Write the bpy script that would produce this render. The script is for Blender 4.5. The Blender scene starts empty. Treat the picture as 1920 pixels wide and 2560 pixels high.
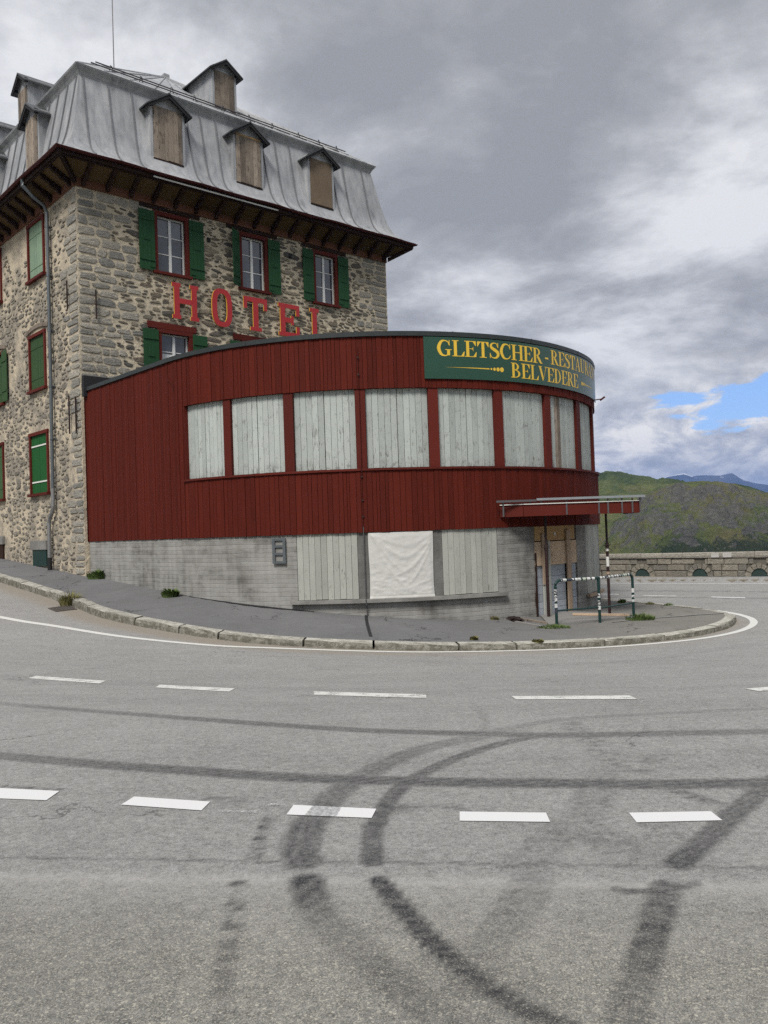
import bpy, bmesh, math, random
import numpy as np
from mathutils import Vector

random.seed(7)
rng = np.random.default_rng(7)
S = bpy.context.scene
COL = S.collection
rad = math.radians

# ------------------------------------------------------------------ camera, light, exposure
F_PX, ROLL, EYE = 2120.0, rad(1.97), 2.3
PITCH = math.atan(46 / F_PX)
cam = bpy.data.cameras.new('camera')
cam.sensor_fit = 'VERTICAL'
cam.sensor_height = 36.0
cam.lens = 36.0 * F_PX / 2560.0
cam.clip_start = 0.1
cam.clip_end = 60000
cam_o = bpy.data.objects.new('camera', cam)
COL.objects.link(cam_o)
cam_o.location = (0, 0, EYE)
from mathutils import Matrix
cam_o.rotation_euler = (Matrix.Rotation(math.pi / 2 + PITCH, 3, 'X') @ Matrix.Rotation(-ROLL, 3, 'Z')).to_euler()
S.camera = cam_o

S.view_settings.view_transform = 'Standard'
S.view_settings.look = 'None'
S.view_settings.gamma = 1
S.view_settings.use_curve_mapping = False
S.view_settings.exposure = 1.4
S.cycles.use_denoising = False
S.cycles.max_bounces = 6
S.cycles.volume_bounces = 0

SUN_AZ, SUN_EL = rad(-160), rad(50)      # azimuth from +Y, clockwise positive
SUN_DIR = Vector((math.sin(SUN_AZ) * math.cos(SUN_EL), math.cos(SUN_AZ) * math.cos(SUN_EL), math.sin(SUN_EL)))
sun = bpy.data.lights.new('sun', 'SUN')
sun.energy = 1.5
sun.angle = rad(18)
sun.color = (1.0, 0.96, 0.9)
sun_o = bpy.data.objects.new('sun', sun)
COL.objects.link(sun_o)
sun_o.rotation_euler = SUN_DIR.to_track_quat('Z', 'Y').to_euler()
sun_o.location = SUN_DIR * 60


def ray(x, y):
    """direction through a point of the 1920x2560 photograph, y-forward world"""
    u, v = x - 960, 1280 - y
    c, s = math.cos(ROLL), math.sin(ROLL)
    u2, v2 = u * c + v * s, -u * s + v * c
    cp, sp = math.cos(PITCH), math.sin(PITCH)
    return np.array([u2, F_PX * cp - v2 * sp, F_PX * sp + v2 * cp]) / F_PX


# ------------------------------------------------------------------ node helper
class NT:
    def __init__(s, tree):
        s.t = tree
        s.n = tree.nodes
        s.l = tree.links

    def node(s, typ, **kw):
        n = s.n.new(typ)
        for k, v in kw.items():
            setattr(n, k, v)
        return n

    def put(s, sock, v):
        if v is None:
            return
        if isinstance(v, bpy.types.NodeSocket):
            s.l.new(v, sock)
        else:
            if sock.type == 'RGBA' and isinstance(v, (tuple, list)) and len(v) == 3:
                v = (*v, 1)
            if sock.type == 'RGBA' and isinstance(v, (int, float)):
                v = (v, v, v, 1)
            sock.default_value = v

    def math(s, op, a, b=None, c=None, clamp=False):
        n = s.node('ShaderNodeMath', operation=op)
        n.use_clamp = clamp
        s.put(n.inputs[0], a)
        s.put(n.inputs[1], b)
        s.put(n.inputs[2], c)
        return n.outputs[0]

    def vmath(s, op, a, b=None, out=0):
        n = s.node('ShaderNodeVectorMath', operation=op)
        s.put(n.inputs[0], a)
        s.put(n.inputs[1], b)
        return n.outputs['Value'] if op in ('DOT_PRODUCT', 'LENGTH') else n.outputs[0]

    def noise(s, vec, scale, detail=4, rough=.55, dist=0, out='Fac', dim='3D'):
        n = s.node('ShaderNodeTexNoise')
        n.noise_dimensions = dim
        s.put(n.inputs['Vector'], vec)
        n.inputs['Scale'].default_value = scale
        n.inputs['Detail'].default_value = detail
        n.inputs['Roughness'].default_value = rough
        n.inputs['Distortion'].default_value = dist
        return n.outputs[out]

    def voro(s, vec, scale, feature='F1', out='Distance', rnd=1.0):
        n = s.node('ShaderNodeTexVoronoi')
        n.feature = feature
        s.put(n.inputs['Vector'], vec)
        n.inputs['Scale'].default_value = scale
        n.inputs['Randomness'].default_value = rnd
        return n.outputs[out]

    def map(s, vec, scale=(1, 1, 1), loc=(0, 0, 0), rot=(0, 0, 0)):
        n = s.node('ShaderNodeMapping')
        s.put(n.inputs[0], vec)
        n.inputs['Scale'].default_value = scale
        n.inputs['Location'].default_value = loc
        n.inputs['Rotation'].default_value = rot
        return n.outputs[0]

    def ramp(s, fac, stops, interp='LINEAR'):
        n = s.node('ShaderNodeValToRGB')
        s.put(n.inputs[0], fac)
        cr = n.color_ramp
        cr.interpolation = interp
        while len(cr.elements) < len(stops):
            cr.elements.new(.5)
        for e, (p, c) in zip(cr.elements, stops):
            e.position = p
            e.color = (c, c, c, 1) if isinstance(c, (int, float)) else (*c, 1)
        return n.outputs[0]

    def sstep(s, x, a, b):
        n = s.node('ShaderNodeMapRange')
        n.interpolation_type = 'SMOOTHSTEP'
        s.put(n.inputs[0], x)
        n.inputs[1].default_value = a
        n.inputs[2].default_value = b
        return n.outputs[0]

    def mix(s, f, a, b, blend='MIX'):
        n = s.node('ShaderNodeMix', data_type='RGBA', blend_type=blend)
        s.put(n.inputs[0], f)
        s.put(n.inputs[6], a)
        s.put(n.inputs[7], b)
        return n.outputs[2]

    def bump(s, h, strength=.5, dist=.02):
        n = s.node('ShaderNodeBump')
        s.put(n.inputs['Height'], h)
        n.inputs['Strength'].default_value = strength
        n.inputs['Distance'].default_value = dist
        return n.outputs[0]

    def obj(s):
        return s.node('ShaderNodeTexCoord').outputs['Object']

    def objrand(s):
        return s.node('ShaderNodeObjectInfo').outputs['Random']

    def island(s):
        return s.node('ShaderNodeNewGeometry').outputs['Random Per Island']

    def attr(s, name):
        return s.node('ShaderNodeAttribute', attribute_name=name).outputs['Fac']

    def hsv(s, col, v=None, sat=None, h=None):
        n = s.node('ShaderNodeHueSaturation')
        s.put(n.inputs['Color'], col)
        s.put(n.inputs['Value'], v)
        s.put(n.inputs['Saturation'], sat)
        s.put(n.inputs['Hue'], h)
        return n.outputs[0]


def material(name, fn):
    m = bpy.data.materials.new(name)
    m.use_nodes = True
    t = NT(m.node_tree)
    b = m.node_tree.nodes['Principled BSDF']
    r = fn(t)
    t.put(b.inputs['Base Color'], r['c'])
    t.put(b.inputs['Roughness'], r.get('r', .8))
    t.put(b.inputs['Metallic'], r.get('m', 0))
    t.put(b.inputs['Specular IOR Level'], r.get('s', .3))
    if 'n' in r:
        t.put(b.inputs['Normal'], r['n'])
    if 'a' in r:
        t.put(b.inputs['Alpha'], r['a'])
    return m


# ------------------------------------------------------------------ sky
world = bpy.data.worlds.new('World')
S.world = world
world.use_nodes = True
w = NT(world.node_tree)
bg = world.node_tree.nodes['Background']
sky = w.node('ShaderNodeTexSky', sky_type='NISHITA')
sky.sun_disc = False
sky.sun_elevation = SUN_EL
sky.sun_rotation = SUN_AZ % (2 * math.pi)
sky.altitude = 2200
dirv = w.node('ShaderNodeTexCoord').outputs['Generated']
sep = w.node('ShaderNodeSeparateXYZ')
w.put(sep.inputs[0], dirv)
dx, dy, dz = sep.outputs
den = w.math('ADD', w.math('MAXIMUM', dz, 0.0), .22)
com = w.node('ShaderNodeCombineXYZ')
w.put(com.inputs[0], w.math('DIVIDE', dx, den))
w.put(com.inputs[1], w.math('DIVIDE', dy, den))
plane = com.outputs[0]
n_big = w.noise(w.map(plane, loc=(3.1, 1.7, 0.4)), 1.5, 8, .58, .35)
n_mid = w.noise(w.map(plane, loc=(9.1, 5.7, 2.4)), 4.2, 7, .6, .2)
puff = w.map(dirv, scale=(1, 1, 1.7), loc=(.37, .1, .2))
n_puff = w.noise(puff, 15, 10, .60, .35)
n_puff2 = w.noise(w.map(dirv, scale=(1, 1, 2.6), loc=(2.1, .5, .9)), 4.5, 6, .55, .2)


def blob(px, py, a0, a1):
    d = ray(px, py)
    d = d / np.linalg.norm(d)
    dot = w.vmath('DOT_PRODUCT', dirv, tuple(float(v) for v in d))
    return w.sstep(dot, math.cos(rad(a1)), math.cos(rad(a0)))


high = w.math('ADD', w.math('MULTIPLY', n_big, .62), w.math('MULTIPLY', n_mid, .38))
high = w.math('ADD', .5, w.math('MULTIPLY', w.math('SUBTRACT', high, .49), 1.75))
high = w.math('ADD', high, w.math('MULTIPLY', blob(1150, 430, 1, 16), -.15))
high = w.math('ADD', high, w.math('MULTIPLY', blob(1560, 20, 1, 9), -.0))
high = w.math('ADD', high, w.math('MULTIPLY', blob(1120, 800, 1, 9), .12))
high = w.math('ADD', high, w.math('MULTIPLY', blob(330, 240, 1, 10), .13))
high = w.math('ADD', high, w.math('MULTIPLY', blob(1730, 480, 1, 8), .14))
high = w.math('ADD', high, w.math('MULTIPLY', blob(1800, 860, 1, 6), -.06))
hi_c = w.ramp(high, [(.30, (.150, .153, .158)), (.42, (.185, .188, .193)), (.50, (.232, .235, .241)), (.58, (.300, .303, .309)), (.68, (.375, .377, .38))])
low = w.math('ADD', w.math('MULTIPLY', n_puff, .62), w.math('MULTIPLY', n_puff2, .38))
low = w.math('ADD', .5, w.math('MULTIPLY', w.math('SUBTRACT', low, .47), 2.1))
low = w.math('ADD', low, w.math('MULTIPLY', w.math('SUBTRACT', .09, dz), .35))
lo_c = w.ramp(low, [(.28, (.185, .19, .20)), (.40, (.24, .245, .255)), (.48, (.305, .305, .31)), (.54, (.375, .37, .36)), (.64, (.50, .48, .445))])
el_mix = w.sstep(w.math('ADD', dz, w.math('MULTIPLY', w.math('SUBTRACT', n_puff2, .5), .12)), .10, .20)
cloud = w.mix(el_mix, lo_c, hi_c)
# opening in the cloud towards the right-hand end of the valley
az = w.math('ARCTAN2', dx, dy)
ex = w.math('DIVIDE', w.math('SUBTRACT', az, rad(26.0)), rad(6.8))
ey = w.math('DIVIDE', w.math('SUBTRACT', dz, .124), .028)
rr = w.math('ADD', w.math('MULTIPLY', ex, ex), w.math('MULTIPLY', ey, ey))
rr = w.math('ADD', rr, w.math('MULTIPLY', w.math('SUBTRACT', w.noise(w.map(dirv, scale=(1, 1, 3.2), loc=(.9, .3, .11)), 14, 9, .62), .5), 6.5))
hole = w.math('SUBTRACT', 1, w.sstep(rr, .45, 1.15), clamp=True)
blue = w.vmath('SCALE', sky.outputs[0], None)
blue.node.inputs['Scale'].default_value = 0.07
blue = w.mix(.45, blue, (.05, .125, .34))
# overcast sky grows brighter towards the zenith
zen = w.math('ADD', .86, w.math('MULTIPLY', w.sstep(dz, .5, 1.0), .75))
cz = w.vmath('SCALE', cloud, None)
w.put(cz.node.inputs['Scale'], zen)
w.put(bg.inputs['Color'], w.mix(hole, cz, blue))
bg.inputs['Strength'].default_value = 1.0

# ------------------------------------------------------------------ materials
def wood_like(base, vr=.25, scale=(9, 9, 1.2), grain=.35, rough=.75, bumps=.3, wear=None, wear_lo=.58, wear_hi=.66, objvar=.25, foot=None):
    def fn(t):
        o = t.obj()
        r = t.objrand()
        off = t.node('ShaderNodeCombineXYZ')
        t.put(off.inputs[2], t.math('MULTIPLY', r, 37))
        t.put(off.inputs[0], t.math('MULTIPLY', r, 11))
        ov = t.vmath('ADD', o, off.outputs[0])
        g = t.noise(t.map(ov, scale=scale), 6, 8, .65, .6)
        blot = t.noise(ov, 1.3, 4, .6)
        v = t.math('ADD', t.math('MULTIPLY', t.math('SUBTRACT', g, .5), grain * 2), t.math('MULTIPLY', t.math('SUBTRACT', blot, .5), vr * 2))
        v = t.math('ADD', v, t.math('MULTIPLY', t.math('SUBTRACT', r, .5), objvar * 2))
        c = t.hsv(base, t.math('ADD', 1.0, v))
        if wear:
            f = t.sstep(t.math('ADD', t.math('MULTIPLY', g, .6), t.math('MULTIPLY', t.noise(ov, 3.5, 8, .7), .4)), wear_lo, wear_hi)
            c = t.mix(f, c, wear)
        if foot:
            sp = t.node('ShaderNodeSeparateXYZ')
            t.put(sp.inputs[0], o)
            h = t.sstep(sp.outputs[2], foot + .32, foot)
            f = t.math('MULTIPLY', h, t.sstep(t.noise(t.map(ov, scale=(1.6, 1.6, .8)), 9, 8, .75), .50, .60))
            c = t.mix(t.math('MULTIPLY', f, .75), c, (.13, .125, .115))
        return dict(c=c, r=rough, n=t.bump(g, bumps, .006), s=.12)
    return fn


M = {}
M['red'] = material('red_painted_boards', wood_like((.080, .0112, .0058), .22, (12, 12, .6), .25, .75, .35, (.115, .03, .02), .60, .72, .15))
M['red_dark'] = material('dark_red_paint', wood_like((.055, .008, .006), .15, (12, 12, .8), .2, .6, .3))
M['redframe'] = material('red_oxide_frame_paint', wood_like((.090, .015, .010), .2, (10, 10, 1), .25, .6, .3, (.05, .03, .025), .66, .75))
M['green'] = material('green_shutter_paint', wood_like((.020, .066, .028), .12, (12, 12, 1), .14, .6, .2, None, objvar=.06))
M['green_old'] = material('weathered_green_paint', wood_like((.19, .27, .19), .2, (12, 12, .6), .25, .75, .3, (.33, .38, .29), .52, .7))
M['green_mid'] = material('faded_green_paint', wood_like((.048, .095, .040), .2, (12, 12, .6), .25, .75, .3, (.12, .17, .09), .56, .7))
M['green_bright'] = material('fresh_green_paint', wood_like((.015, .088, .024), .1, (12, 12, 1), .12, .6, .2, None, objvar=.05))
M['whiteboard'] = material('peeling_white_boards', wood_like((.37, .40, .38), .14, (14, 14, .8), .18, .8, .6, (.12, .115, .105), .55, .61, .13, foot=3.75))
M['greyboard'] = material('weathered_pale_boards', wood_like((.34, .345, .315), .16, (14, 14, .8), .2, .8, .6, (.15, .145, .13), .56, .63, .14))
M['greywood'] = material('grey_weathered_timber', wood_like((.19, .185, .175), .2, (14, 14, .6), .35, .85, .6, (.07, .065, .06), .58, .7, .15))
M['rawwood'] = material('old_brown_boards', wood_like((.235, .195, .158), .45, (16, 16, .5), .8, .85, .8, (.045, .036, .03), .52, .60, .42))
M['ply'] = material('ochre_plywood', wood_like((.38, .25, .12), .25, (3, 3, 1.4), .3, .7, .25, (.16, .09, .04), .56, .68, .1))
M['ply2'] = material('pale_stained_plywood', wood_like((.50, .38, .27), .3, (2, 2, 7), .5, .75, .3, (.15, .09, .06), .53, .62, .15))
M['ply3'] = material('brown_board_panel', wood_like((.165, .125, .088), .3, (6, 6, 2), .2, .75, .3, None, objvar=.1))
M['batten'] = material('brown_batten_wood', wood_like((.40, .30, .215), .3, (14, 14, .7), .4, .8, .4, (.16, .10, .075), .55, .68))
M['bluegrey'] = material('grey_blue_planks', wood_like((.34, .37, .41), .2, (3, 3, 9), .2, .8, .4, (.12, .12, .125), .57, .68, .12))
M['darkwood'] = material('dark_brown_eaves_timber', wood_like((.028, .015, .011), .35, (5, 5, 5), .35, .7, .5, (.16, .11, .09), .66, .76))
M['soffit'] = material('ochre_soffit_boards', wood_like((.085, .055, .024), .3, (4, 4, 4), .3, .8, .3))
M['frieze'] = material('rusty_red_frieze_board', wood_like((.12, .055, .034), .3, (2, 2, 7), .35, .8, .4, (.09, .06, .045), .56, .7))


def m_mortar(base, base2, k):
    def fn(t):
        o = t.obj()
        a = t.noise(o, 1.1, 6, .6)
        b = t.noise(o, 14, 8, .7)
        d = t.noise(o, 5, 5, .6)
        c = t.mix(t.sstep(a, .38, .64), base, base2)
        c = t.hsv(c, t.math('ADD', .62, t.math('MULTIPLY', t.math('ADD', b, d), .38)))
        h = t.math('ADD', t.math('MULTIPLY', b, .5), d)
        return dict(c=c, r=.95, n=t.bump(h, .9, k), s=.15)
    return fn


M['mortar'] = material('tan_lime_mortar', m_mortar((.56, .485, .365), (.42, .37, .285), .05))
M['render'] = material('rough_grey_brown_render', m_mortar((.50, .43, .325), (.24, .215, .18), .06))


def m_stone(c1, c2, c3):
    def fn(t):
        o = t.obj()
        r = t.math('FRACT', t.math('ADD', t.math('MULTIPLY', t.objrand(), 5.37), t.island()))
        c = t.ramp(r, [(0, c1), (.45, c2), (.8, c3), (1, c1)])
        a = t.noise(t.map(o, scale=(1, 1, 2.2)), 9, 9, .72, .5)
        b = t.noise(o, 45, 5, .6)
        c = t.hsv(c, t.math('ADD', -.25, t.math('ADD', t.math('MULTIPLY', a, 1.9), t.math('MULTIPLY', b, .6))))
        c = t.mix(t.math('MULTIPLY', t.sstep(t.noise(o, 5, 5, .6), .62, .75), .5), c, (.13, .10, .065))
        return dict(c=c, r=.9, n=t.bump(t.math('ADD', a, t.math('MULTIPLY', b, .3)), 1.0, .05), s=.2)
    return fn


M['quoin'] = material('grey_green_quoin_stone', m_stone((.27, .255, .22), (.36, .335, .285), (.20, .195, .18)))
M['rubble'] = material('brown_grey_rubble_stone', m_stone((.20, .165, .125), (.095, .092, .085), (.27, .235, .18)))
M['rubble_l'] = material('pale_rubble_stone', m_stone((.25, .225, .185), (.16, .145, .125), (.31, .28, .225)))  # paler rubble stone of the side wall
M['parapet'] = material('parapet_granite', m_stone((.215, .195, .16), (.255, .235, .195), (.17, .158, .138)))
M['pmortar'] = material('dark_parapet_mortar', m_mortar((.13, .12, .10), (.09, .083, .07), .01))
M['patch'] = material('faded_whitewash', m_mortar((.45, .44, .42), (.36, .35, .33), .005))
M['cap'] = material('parapet_cap_granite', m_stone((.27, .25, .215), (.30, .28, .24), (.24, .225, .195)))
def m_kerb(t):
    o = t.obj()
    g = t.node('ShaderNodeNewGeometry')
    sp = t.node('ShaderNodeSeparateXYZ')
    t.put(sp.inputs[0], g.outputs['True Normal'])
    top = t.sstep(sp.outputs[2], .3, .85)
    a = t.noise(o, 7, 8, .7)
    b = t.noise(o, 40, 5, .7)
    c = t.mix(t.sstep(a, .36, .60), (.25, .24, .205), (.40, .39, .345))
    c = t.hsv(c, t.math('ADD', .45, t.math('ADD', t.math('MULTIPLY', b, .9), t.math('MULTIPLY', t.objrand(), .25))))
    stain_shade = t.math('MULTIPLY', t.math('SUBTRACT', 1, top), t.sstep(a, .36, .56))  # upright faces darkened in colour: painted shade, broken up by blotchy stains
    c = t.mix(t.math('MULTIPLY', stain_shade, .8), c, (.075, .068, .048))
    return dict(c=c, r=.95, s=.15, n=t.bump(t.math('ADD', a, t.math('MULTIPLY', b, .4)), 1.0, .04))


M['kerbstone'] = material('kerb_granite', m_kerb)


def m_zinc(t):
    o = t.obj()
    r = t.objrand()
    st = t.noise(t.map(o, scale=(4, 4, .6)), 1.3, 5, .55, .3)
    cl = t.noise(o, .9, 5, .6)
    fi = t.noise(o, 9, 6, .65)
    v = t.math('ADD', t.math('MULTIPLY', st, .7), t.math('MULTIPLY', cl, .5))
    c = t.ramp(v, [(.38, (.175, .18, .19)), (.52, (.275, .282, .295)), (.74, (.38, .385, .395))])
    c = t.hsv(c, t.math('ADD', .86, t.math('ADD', t.math('MULTIPLY', r, .16), t.math('MULTIPLY', fi, .14))))
    spot = t.sstep(t.noise(o, 4.3, 2, .5), .70, .73)
    c = t.mix(t.math('MULTIPLY', spot, .35), c, (.12, .12, .12))
    return dict(c=c, r=t.math('ADD', .48, t.math('MULTIPLY', fi, .3)), m=.3, s=.4, n=t.bump(t.math('ADD', cl, t.math('MULTIPLY', fi, .12)), .35, .05))


M['zinc'] = material('weathered_zinc_sheet', m_zinc)


def flat(c, r=.6, m=0, s=.4, var=.15, sc=6, bump=.1):
    def fn(t):
        o = t.obj()
        n = t.noise(o, sc, 6, .65)
        return dict(c=t.hsv(c, t.math('ADD', 1 - var, t.math('MULTIPLY', n, 2 * var))), r=r, m=m, s=s, n=t.bump(n, bump, .01))
    return fn


M['seam'] = material('oxidised_seam_zinc', flat((.17, .175, .185), .5, .4, var=.25))
M['zincdark'] = material('dark_sheet_roof_edge', flat((.055, .058, .06), .5, .3))
M['pipe'] = material('grey_zinc_pipe', flat((.115, .13, .14), .5, .4, var=.3))
M['pipe_l'] = material('galvanised_pipe', flat((.27, .27, .275), .45, .6, var=.3))
M['gutter'] = material('brown_red_gutter_paint', wood_like((.062, .018, .016), .3, (2, 2, 2), .3, .5, .2, (.03, .02, .02), .6, .7))
M['steel'] = material('galvanised_steel', flat((.36, .38, .40), .4, .6, var=.2))
M['guard'] = material('dull_rail_steel', flat((.11, .105, .11), .5, .5, var=.2))
M['rust'] = material('rusty_dark_steel', flat((.035, .022, .02), .75, .3, var=.5, sc=12))
M['post'] = material('dark_maroon_prop_paint', flat((.028, .012, .012), .6, .2, var=.4, sc=9))
M['greenrail'] = material('dark_green_rail_paint', flat((.009, .035, .032), .4, .1, var=.25))
M['black'] = material('black_bitumen', flat((.012, .012, .013), .8, 0, var=.3))
M['trim'] = material('black_roof_trim_sheet', flat((.030, .036, .036), .45, .2, var=.35, sc=4))
M['sashwhite'] = material('white_sash_paint', flat((.66, .67, .66), .5, var=.06))
M['stripwhite'] = material('chipped_white_paint', flat((.62, .62, .58), .7, var=.2, sc=20))
M['curtain'] = material('white_lace_curtain', flat((.62, .64, .64), .9, var=.12, sc=30))
M['hotelred'] = material('bright_red_letter_paint', flat((.37, .022, .026), .5, var=.1))
M['hotelyel'] = material('yellow_letter_edge_paint', flat((.62, .36, .04), .5, var=.1))
M['signgreen'] = material('dark_green_sign_panel', flat((.018, .062, .040), .28, s=.6, var=.08, sc=3, bump=.02))
M['signyel'] = material('yellow_sign_lettering', flat((.70, .46, .045), .35, s=.5, var=.06))
M['paint'] = material('fresh_white_road_paint', lambda t: dict(c=t.mix(t.sstep(t.noise(t.obj(), 160, 4, .7), .62, .7), (.56, .56, .56), (.44, .44, .44)), r=.7, n=t.bump(t.noise(t.obj(), 160, 4, .7), .3, .003)))


def m_worn(thr, col=(.53, .53, .50)):
    def fn(t):
        o = t.obj()
        n = t.math('ADD', t.math('MULTIPLY', t.noise(o, 55, 6, .75), .6), t.math('MULTIPLY', t.noise(o, 6, 4, .6), .4))
        return dict(c=col, r=.8, a=t.math('SUBTRACT', 1, t.math('MULTIPLY', t.sstep(n, thr, thr + .05), .85)))
    return fn


M['worn'] = material('worn_white_road_paint', m_worn(.53))
M['line'] = material('white_edge_line_paint', m_worn(.60))
M['scuff'] = material('scuffed_white_road_paint', m_worn(.44, (.5, .5, .49)))


def m_glass(t):
    r = t.objrand()
    n = t.noise(t.obj(), 1.7, 3, .5)
    c = t.mix(n, (.028, .034, .045), (.06, .068, .085))
    return dict(c=t.hsv(c, t.math('ADD', .7, t.math('MULTIPLY', r, .7))), r=.06, s=1.0, n=t.bump(n, .06, .05))


M['glass'] = material('reflecting_window_glass', m_glass)
M['room'] = material('dark_room_plaster', flat((.05, .045, .04), .9))


def m_concrete(t):
    o = t.obj()
    sp = t.node('ShaderNodeSeparateXYZ')
    t.put(sp.inputs[0], o)
    zz = sp.outputs[2]
    big = t.noise(o, .9, 7, .62, .4)
    str_ = t.noise(t.map(o, scale=(1, 1, 4)), 1.6, 7, .65)
    drip = t.noise(t.map(o, scale=(5, 5, .5)), 1.2, 5, .6)
    wob = t.math('ADD', zz, t.math('MULTIPLY', t.noise(o, 1.2, 4, .6), .07))
    row = t.math('FRACT', t.math('DIVIDE', wob, .105))
    rid = t.math('FLOOR', t.math('DIVIDE', wob, .105))
    rv = t.node('ShaderNodeTexWhiteNoise', noise_dimensions='1D')
    t.put(rv.inputs['W'], rid)
    joint = t.math('SUBTRACT', 1, t.sstep(t.math('ABSOLUTE', t.math('SUBTRACT', row, .5)), .40, .49), clamp=True)
    v = t.math('ADD', t.math('MULTIPLY', big, .55), t.math('ADD', t.math('MULTIPLY', str_, .3), t.math('MULTIPLY', drip, .25)))
    v = t.math('ADD', v, t.math('MULTIPLY', rv.outputs[0], .05))
    c = t.ramp(v, [(.43, (.095, .092, .084)), (.51, (.175, .170, .158)), (.58, (.245, .240, .225)), (.70, (.32, .315, .298))])
    pat = t.sstep(t.noise(o, 2.6, 6, .62), .55, .62)
    c = t.mix(t.math('MULTIPLY', pat, .35), c, (.30, .295, .28))
    c = t.hsv(c, t.math('ADD', .91, t.math('MULTIPLY', joint, .09)))
    h = t.math('ADD', t.math('MULTIPLY', joint, .3), t.math('MULTIPLY', t.noise(o, 12, 6, .65), .35))
    return dict(c=c, r=.9, n=t.bump(h, .8, .018), s=.2)


M['concrete'] = material('board_marked_concrete', m_concrete)
M['smoothconc'] = material('plain_concrete', m_mortar((.235, .23, .215), (.17, .165, .155), .01))
M['pillar'] = material('rough_grey_concrete_pillar', m_mortar((.16, .157, .148), (.11, .108, .10), .015))
M['tarp'] = material('white_woven_tarpaulin', flat((.50, .495, .47), .7, var=.1, sc=5, bump=.3))


def m_asphalt(t):
    o = t.obj()
    near = t.attr('coarse')
    rub = t.attr('rubber')
    dust = t.attr('dust')
    pale = t.attr('pale')
    big = t.noise(o, .35, 5, .6)
    med = t.noise(o, 2.4, 6, .65)
    streak = t.noise(t.map(o, scale=(.35, 3, 1)), 1.6, 6, .65)
    fine = t.noise(o, 22, 8, .92)
    cells = t.voro(o, 230, 'F1', 'Color')
    sepc = t.node('ShaderNodeSeparateColor')
    t.put(sepc.inputs[0], cells)
    cell2 = t.voro(t.map(o, loc=(3, 7, 1)), 105, 'F1', 'Color')
    sep2 = t.node('ShaderNodeSeparateColor')
    t.put(sep2.inputs[0], cell2)
    chip = t.math('POWER', sepc.outputs[0], 6.0)
    chip2 = t.math('POWER', sep2.outputs[0], 14.0)
    v = t.math('ADD', t.math('MULTIPLY', t.math('SUBTRACT', big, .5), .35), t.math('MULTIPLY', t.math('SUBTRACT', med, .5), .30))
    v = t.math('ADD', v, t.math('MULTIPLY', t.math('SUBTRACT', streak, .5), .30))
    v = t.math('ADD', v, t.math('MULTIPLY', t.math('SUBTRACT', fine, .5), 2.6))
    v = t.math('ADD', v, t.math('MULTIPLY', t.math('SUBTRACT', sepc.outputs[1], .5), .6))
    basec = t.mix(near, (.252, .249, .240), (.196, .191, .176))
    chipc = t.mix(near, (.38, .375, .36), (.46, .435, .365))
    c = t.hsv(basec, t.math('MAXIMUM', t.math('ADD', .93, v), .2))
    c = t.mix(t.math('MULTIPLY', chip, t.math('ADD', .35, t.math('MULTIPLY', near, .5))), c, chipc)
    c = t.mix(t.math('MULTIPLY', chip2, t.math('MULTIPLY', near, .6)), c, (.55, .52, .43))
    c = t.mix(t.math('MULTIPLY', t.sstep(t.noise(o, 3, 8, .75), .58, .76), .38), c, (.085, .085, .085))
    crk = t.voro(t.vmath('ADD', o, t.vmath('SCALE', t.noise(o, 1.5, 5, .65, out='Color'), None)), .30, 'DISTANCE_TO_EDGE')
    crack = t.math('MULTIPLY', t.sstep(crk, .0045, .0012), t.sstep(t.noise(o, .5, 3, .5), .52, .60))
    c = t.mix(t.math('MULTIPLY', crack, .6), c, (.05, .05, .05))
    dn = t.math('MULTIPLY', dust, t.math('ADD', .35, t.math('MULTIPLY', med, 1.1)), clamp=True)
    c = t.mix(t.math('MULTIPLY', dn, .75), c, (.225, .19, .145))
    c = t.mix(t.math('MULTIPLY', pale, t.math('ADD', .1, t.math('MULTIPLY', fine, .9))), c, (.40, .39, .37))
    rn = t.math('ADD', t.math('MULTIPLY', fine, 1.3), t.math('ADD', t.math('MULTIPLY', t.noise(o, 9, 6, .7), .7), t.math('MULTIPLY', chip, .5)))
    rf = t.math('MULTIPLY', rub, t.math('SUBTRACT', 1.98, rn), clamp=True)
    c = t.mix(rf, c, (.034, .034, .037))
    return dict(c=c, r=.88, n=t.bump(t.math('ADD', fine, t.math('MULTIPLY', sepc.outputs[2], .12)), .7, .012), s=.2)


M['asphalt'] = material('worn_grey_asphalt', m_asphalt)


def m_walk(t):
    o = t.obj()
    big = t.noise(o, .5, 6, .6)
    med = t.noise(o, 3, 6, .7)
    g1 = t.noise(o, 90, 3, .8)
    v = t.math('ADD', t.math('MULTIPLY', t.math('SUBTRACT', big, .5), .35), t.math('ADD', t.math('MULTIPLY', t.math('SUBTRACT', med, .5), .25), t.math('MULTIPLY', t.math('SUBTRACT', g1, .5), 1.0)))
    sp = t.node('ShaderNodeSeparateXYZ')
    t.put(sp.inputs[0], o)
    brown = t.sstep(sp.outputs[0], 1.0, 7.0)
    basec = t.mix(brown, (.128, .128, .130), (.165, .158, .142))
    c = t.hsv(basec, t.math('ADD', 1.0, t.math('MULTIPLY', v, 1.5)))
    crk = t.voro(t.vmath('ADD', o, t.vmath('SCALE', t.noise(o, 2.5, 4, .6, out='Color'), None)), .55, 'DISTANCE_TO_EDGE')
    c = t.mix(t.math('MULTIPLY', t.sstep(crk, .012, .004), t.sstep(t.noise(o, .8, 3, .5), .48, .58)), c, (.03, .03, .03))
    edge = t.sstep(t.noise(o, 1.6, 6, .65), .58, .70)
    c = t.mix(t.math('MULTIPLY', t.math('MULTIPLY', edge, brown), .6), c, (.08, .075, .06))
    return dict(c=c, r=.9, n=t.bump(g1, .4, .005), s=.2)


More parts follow.
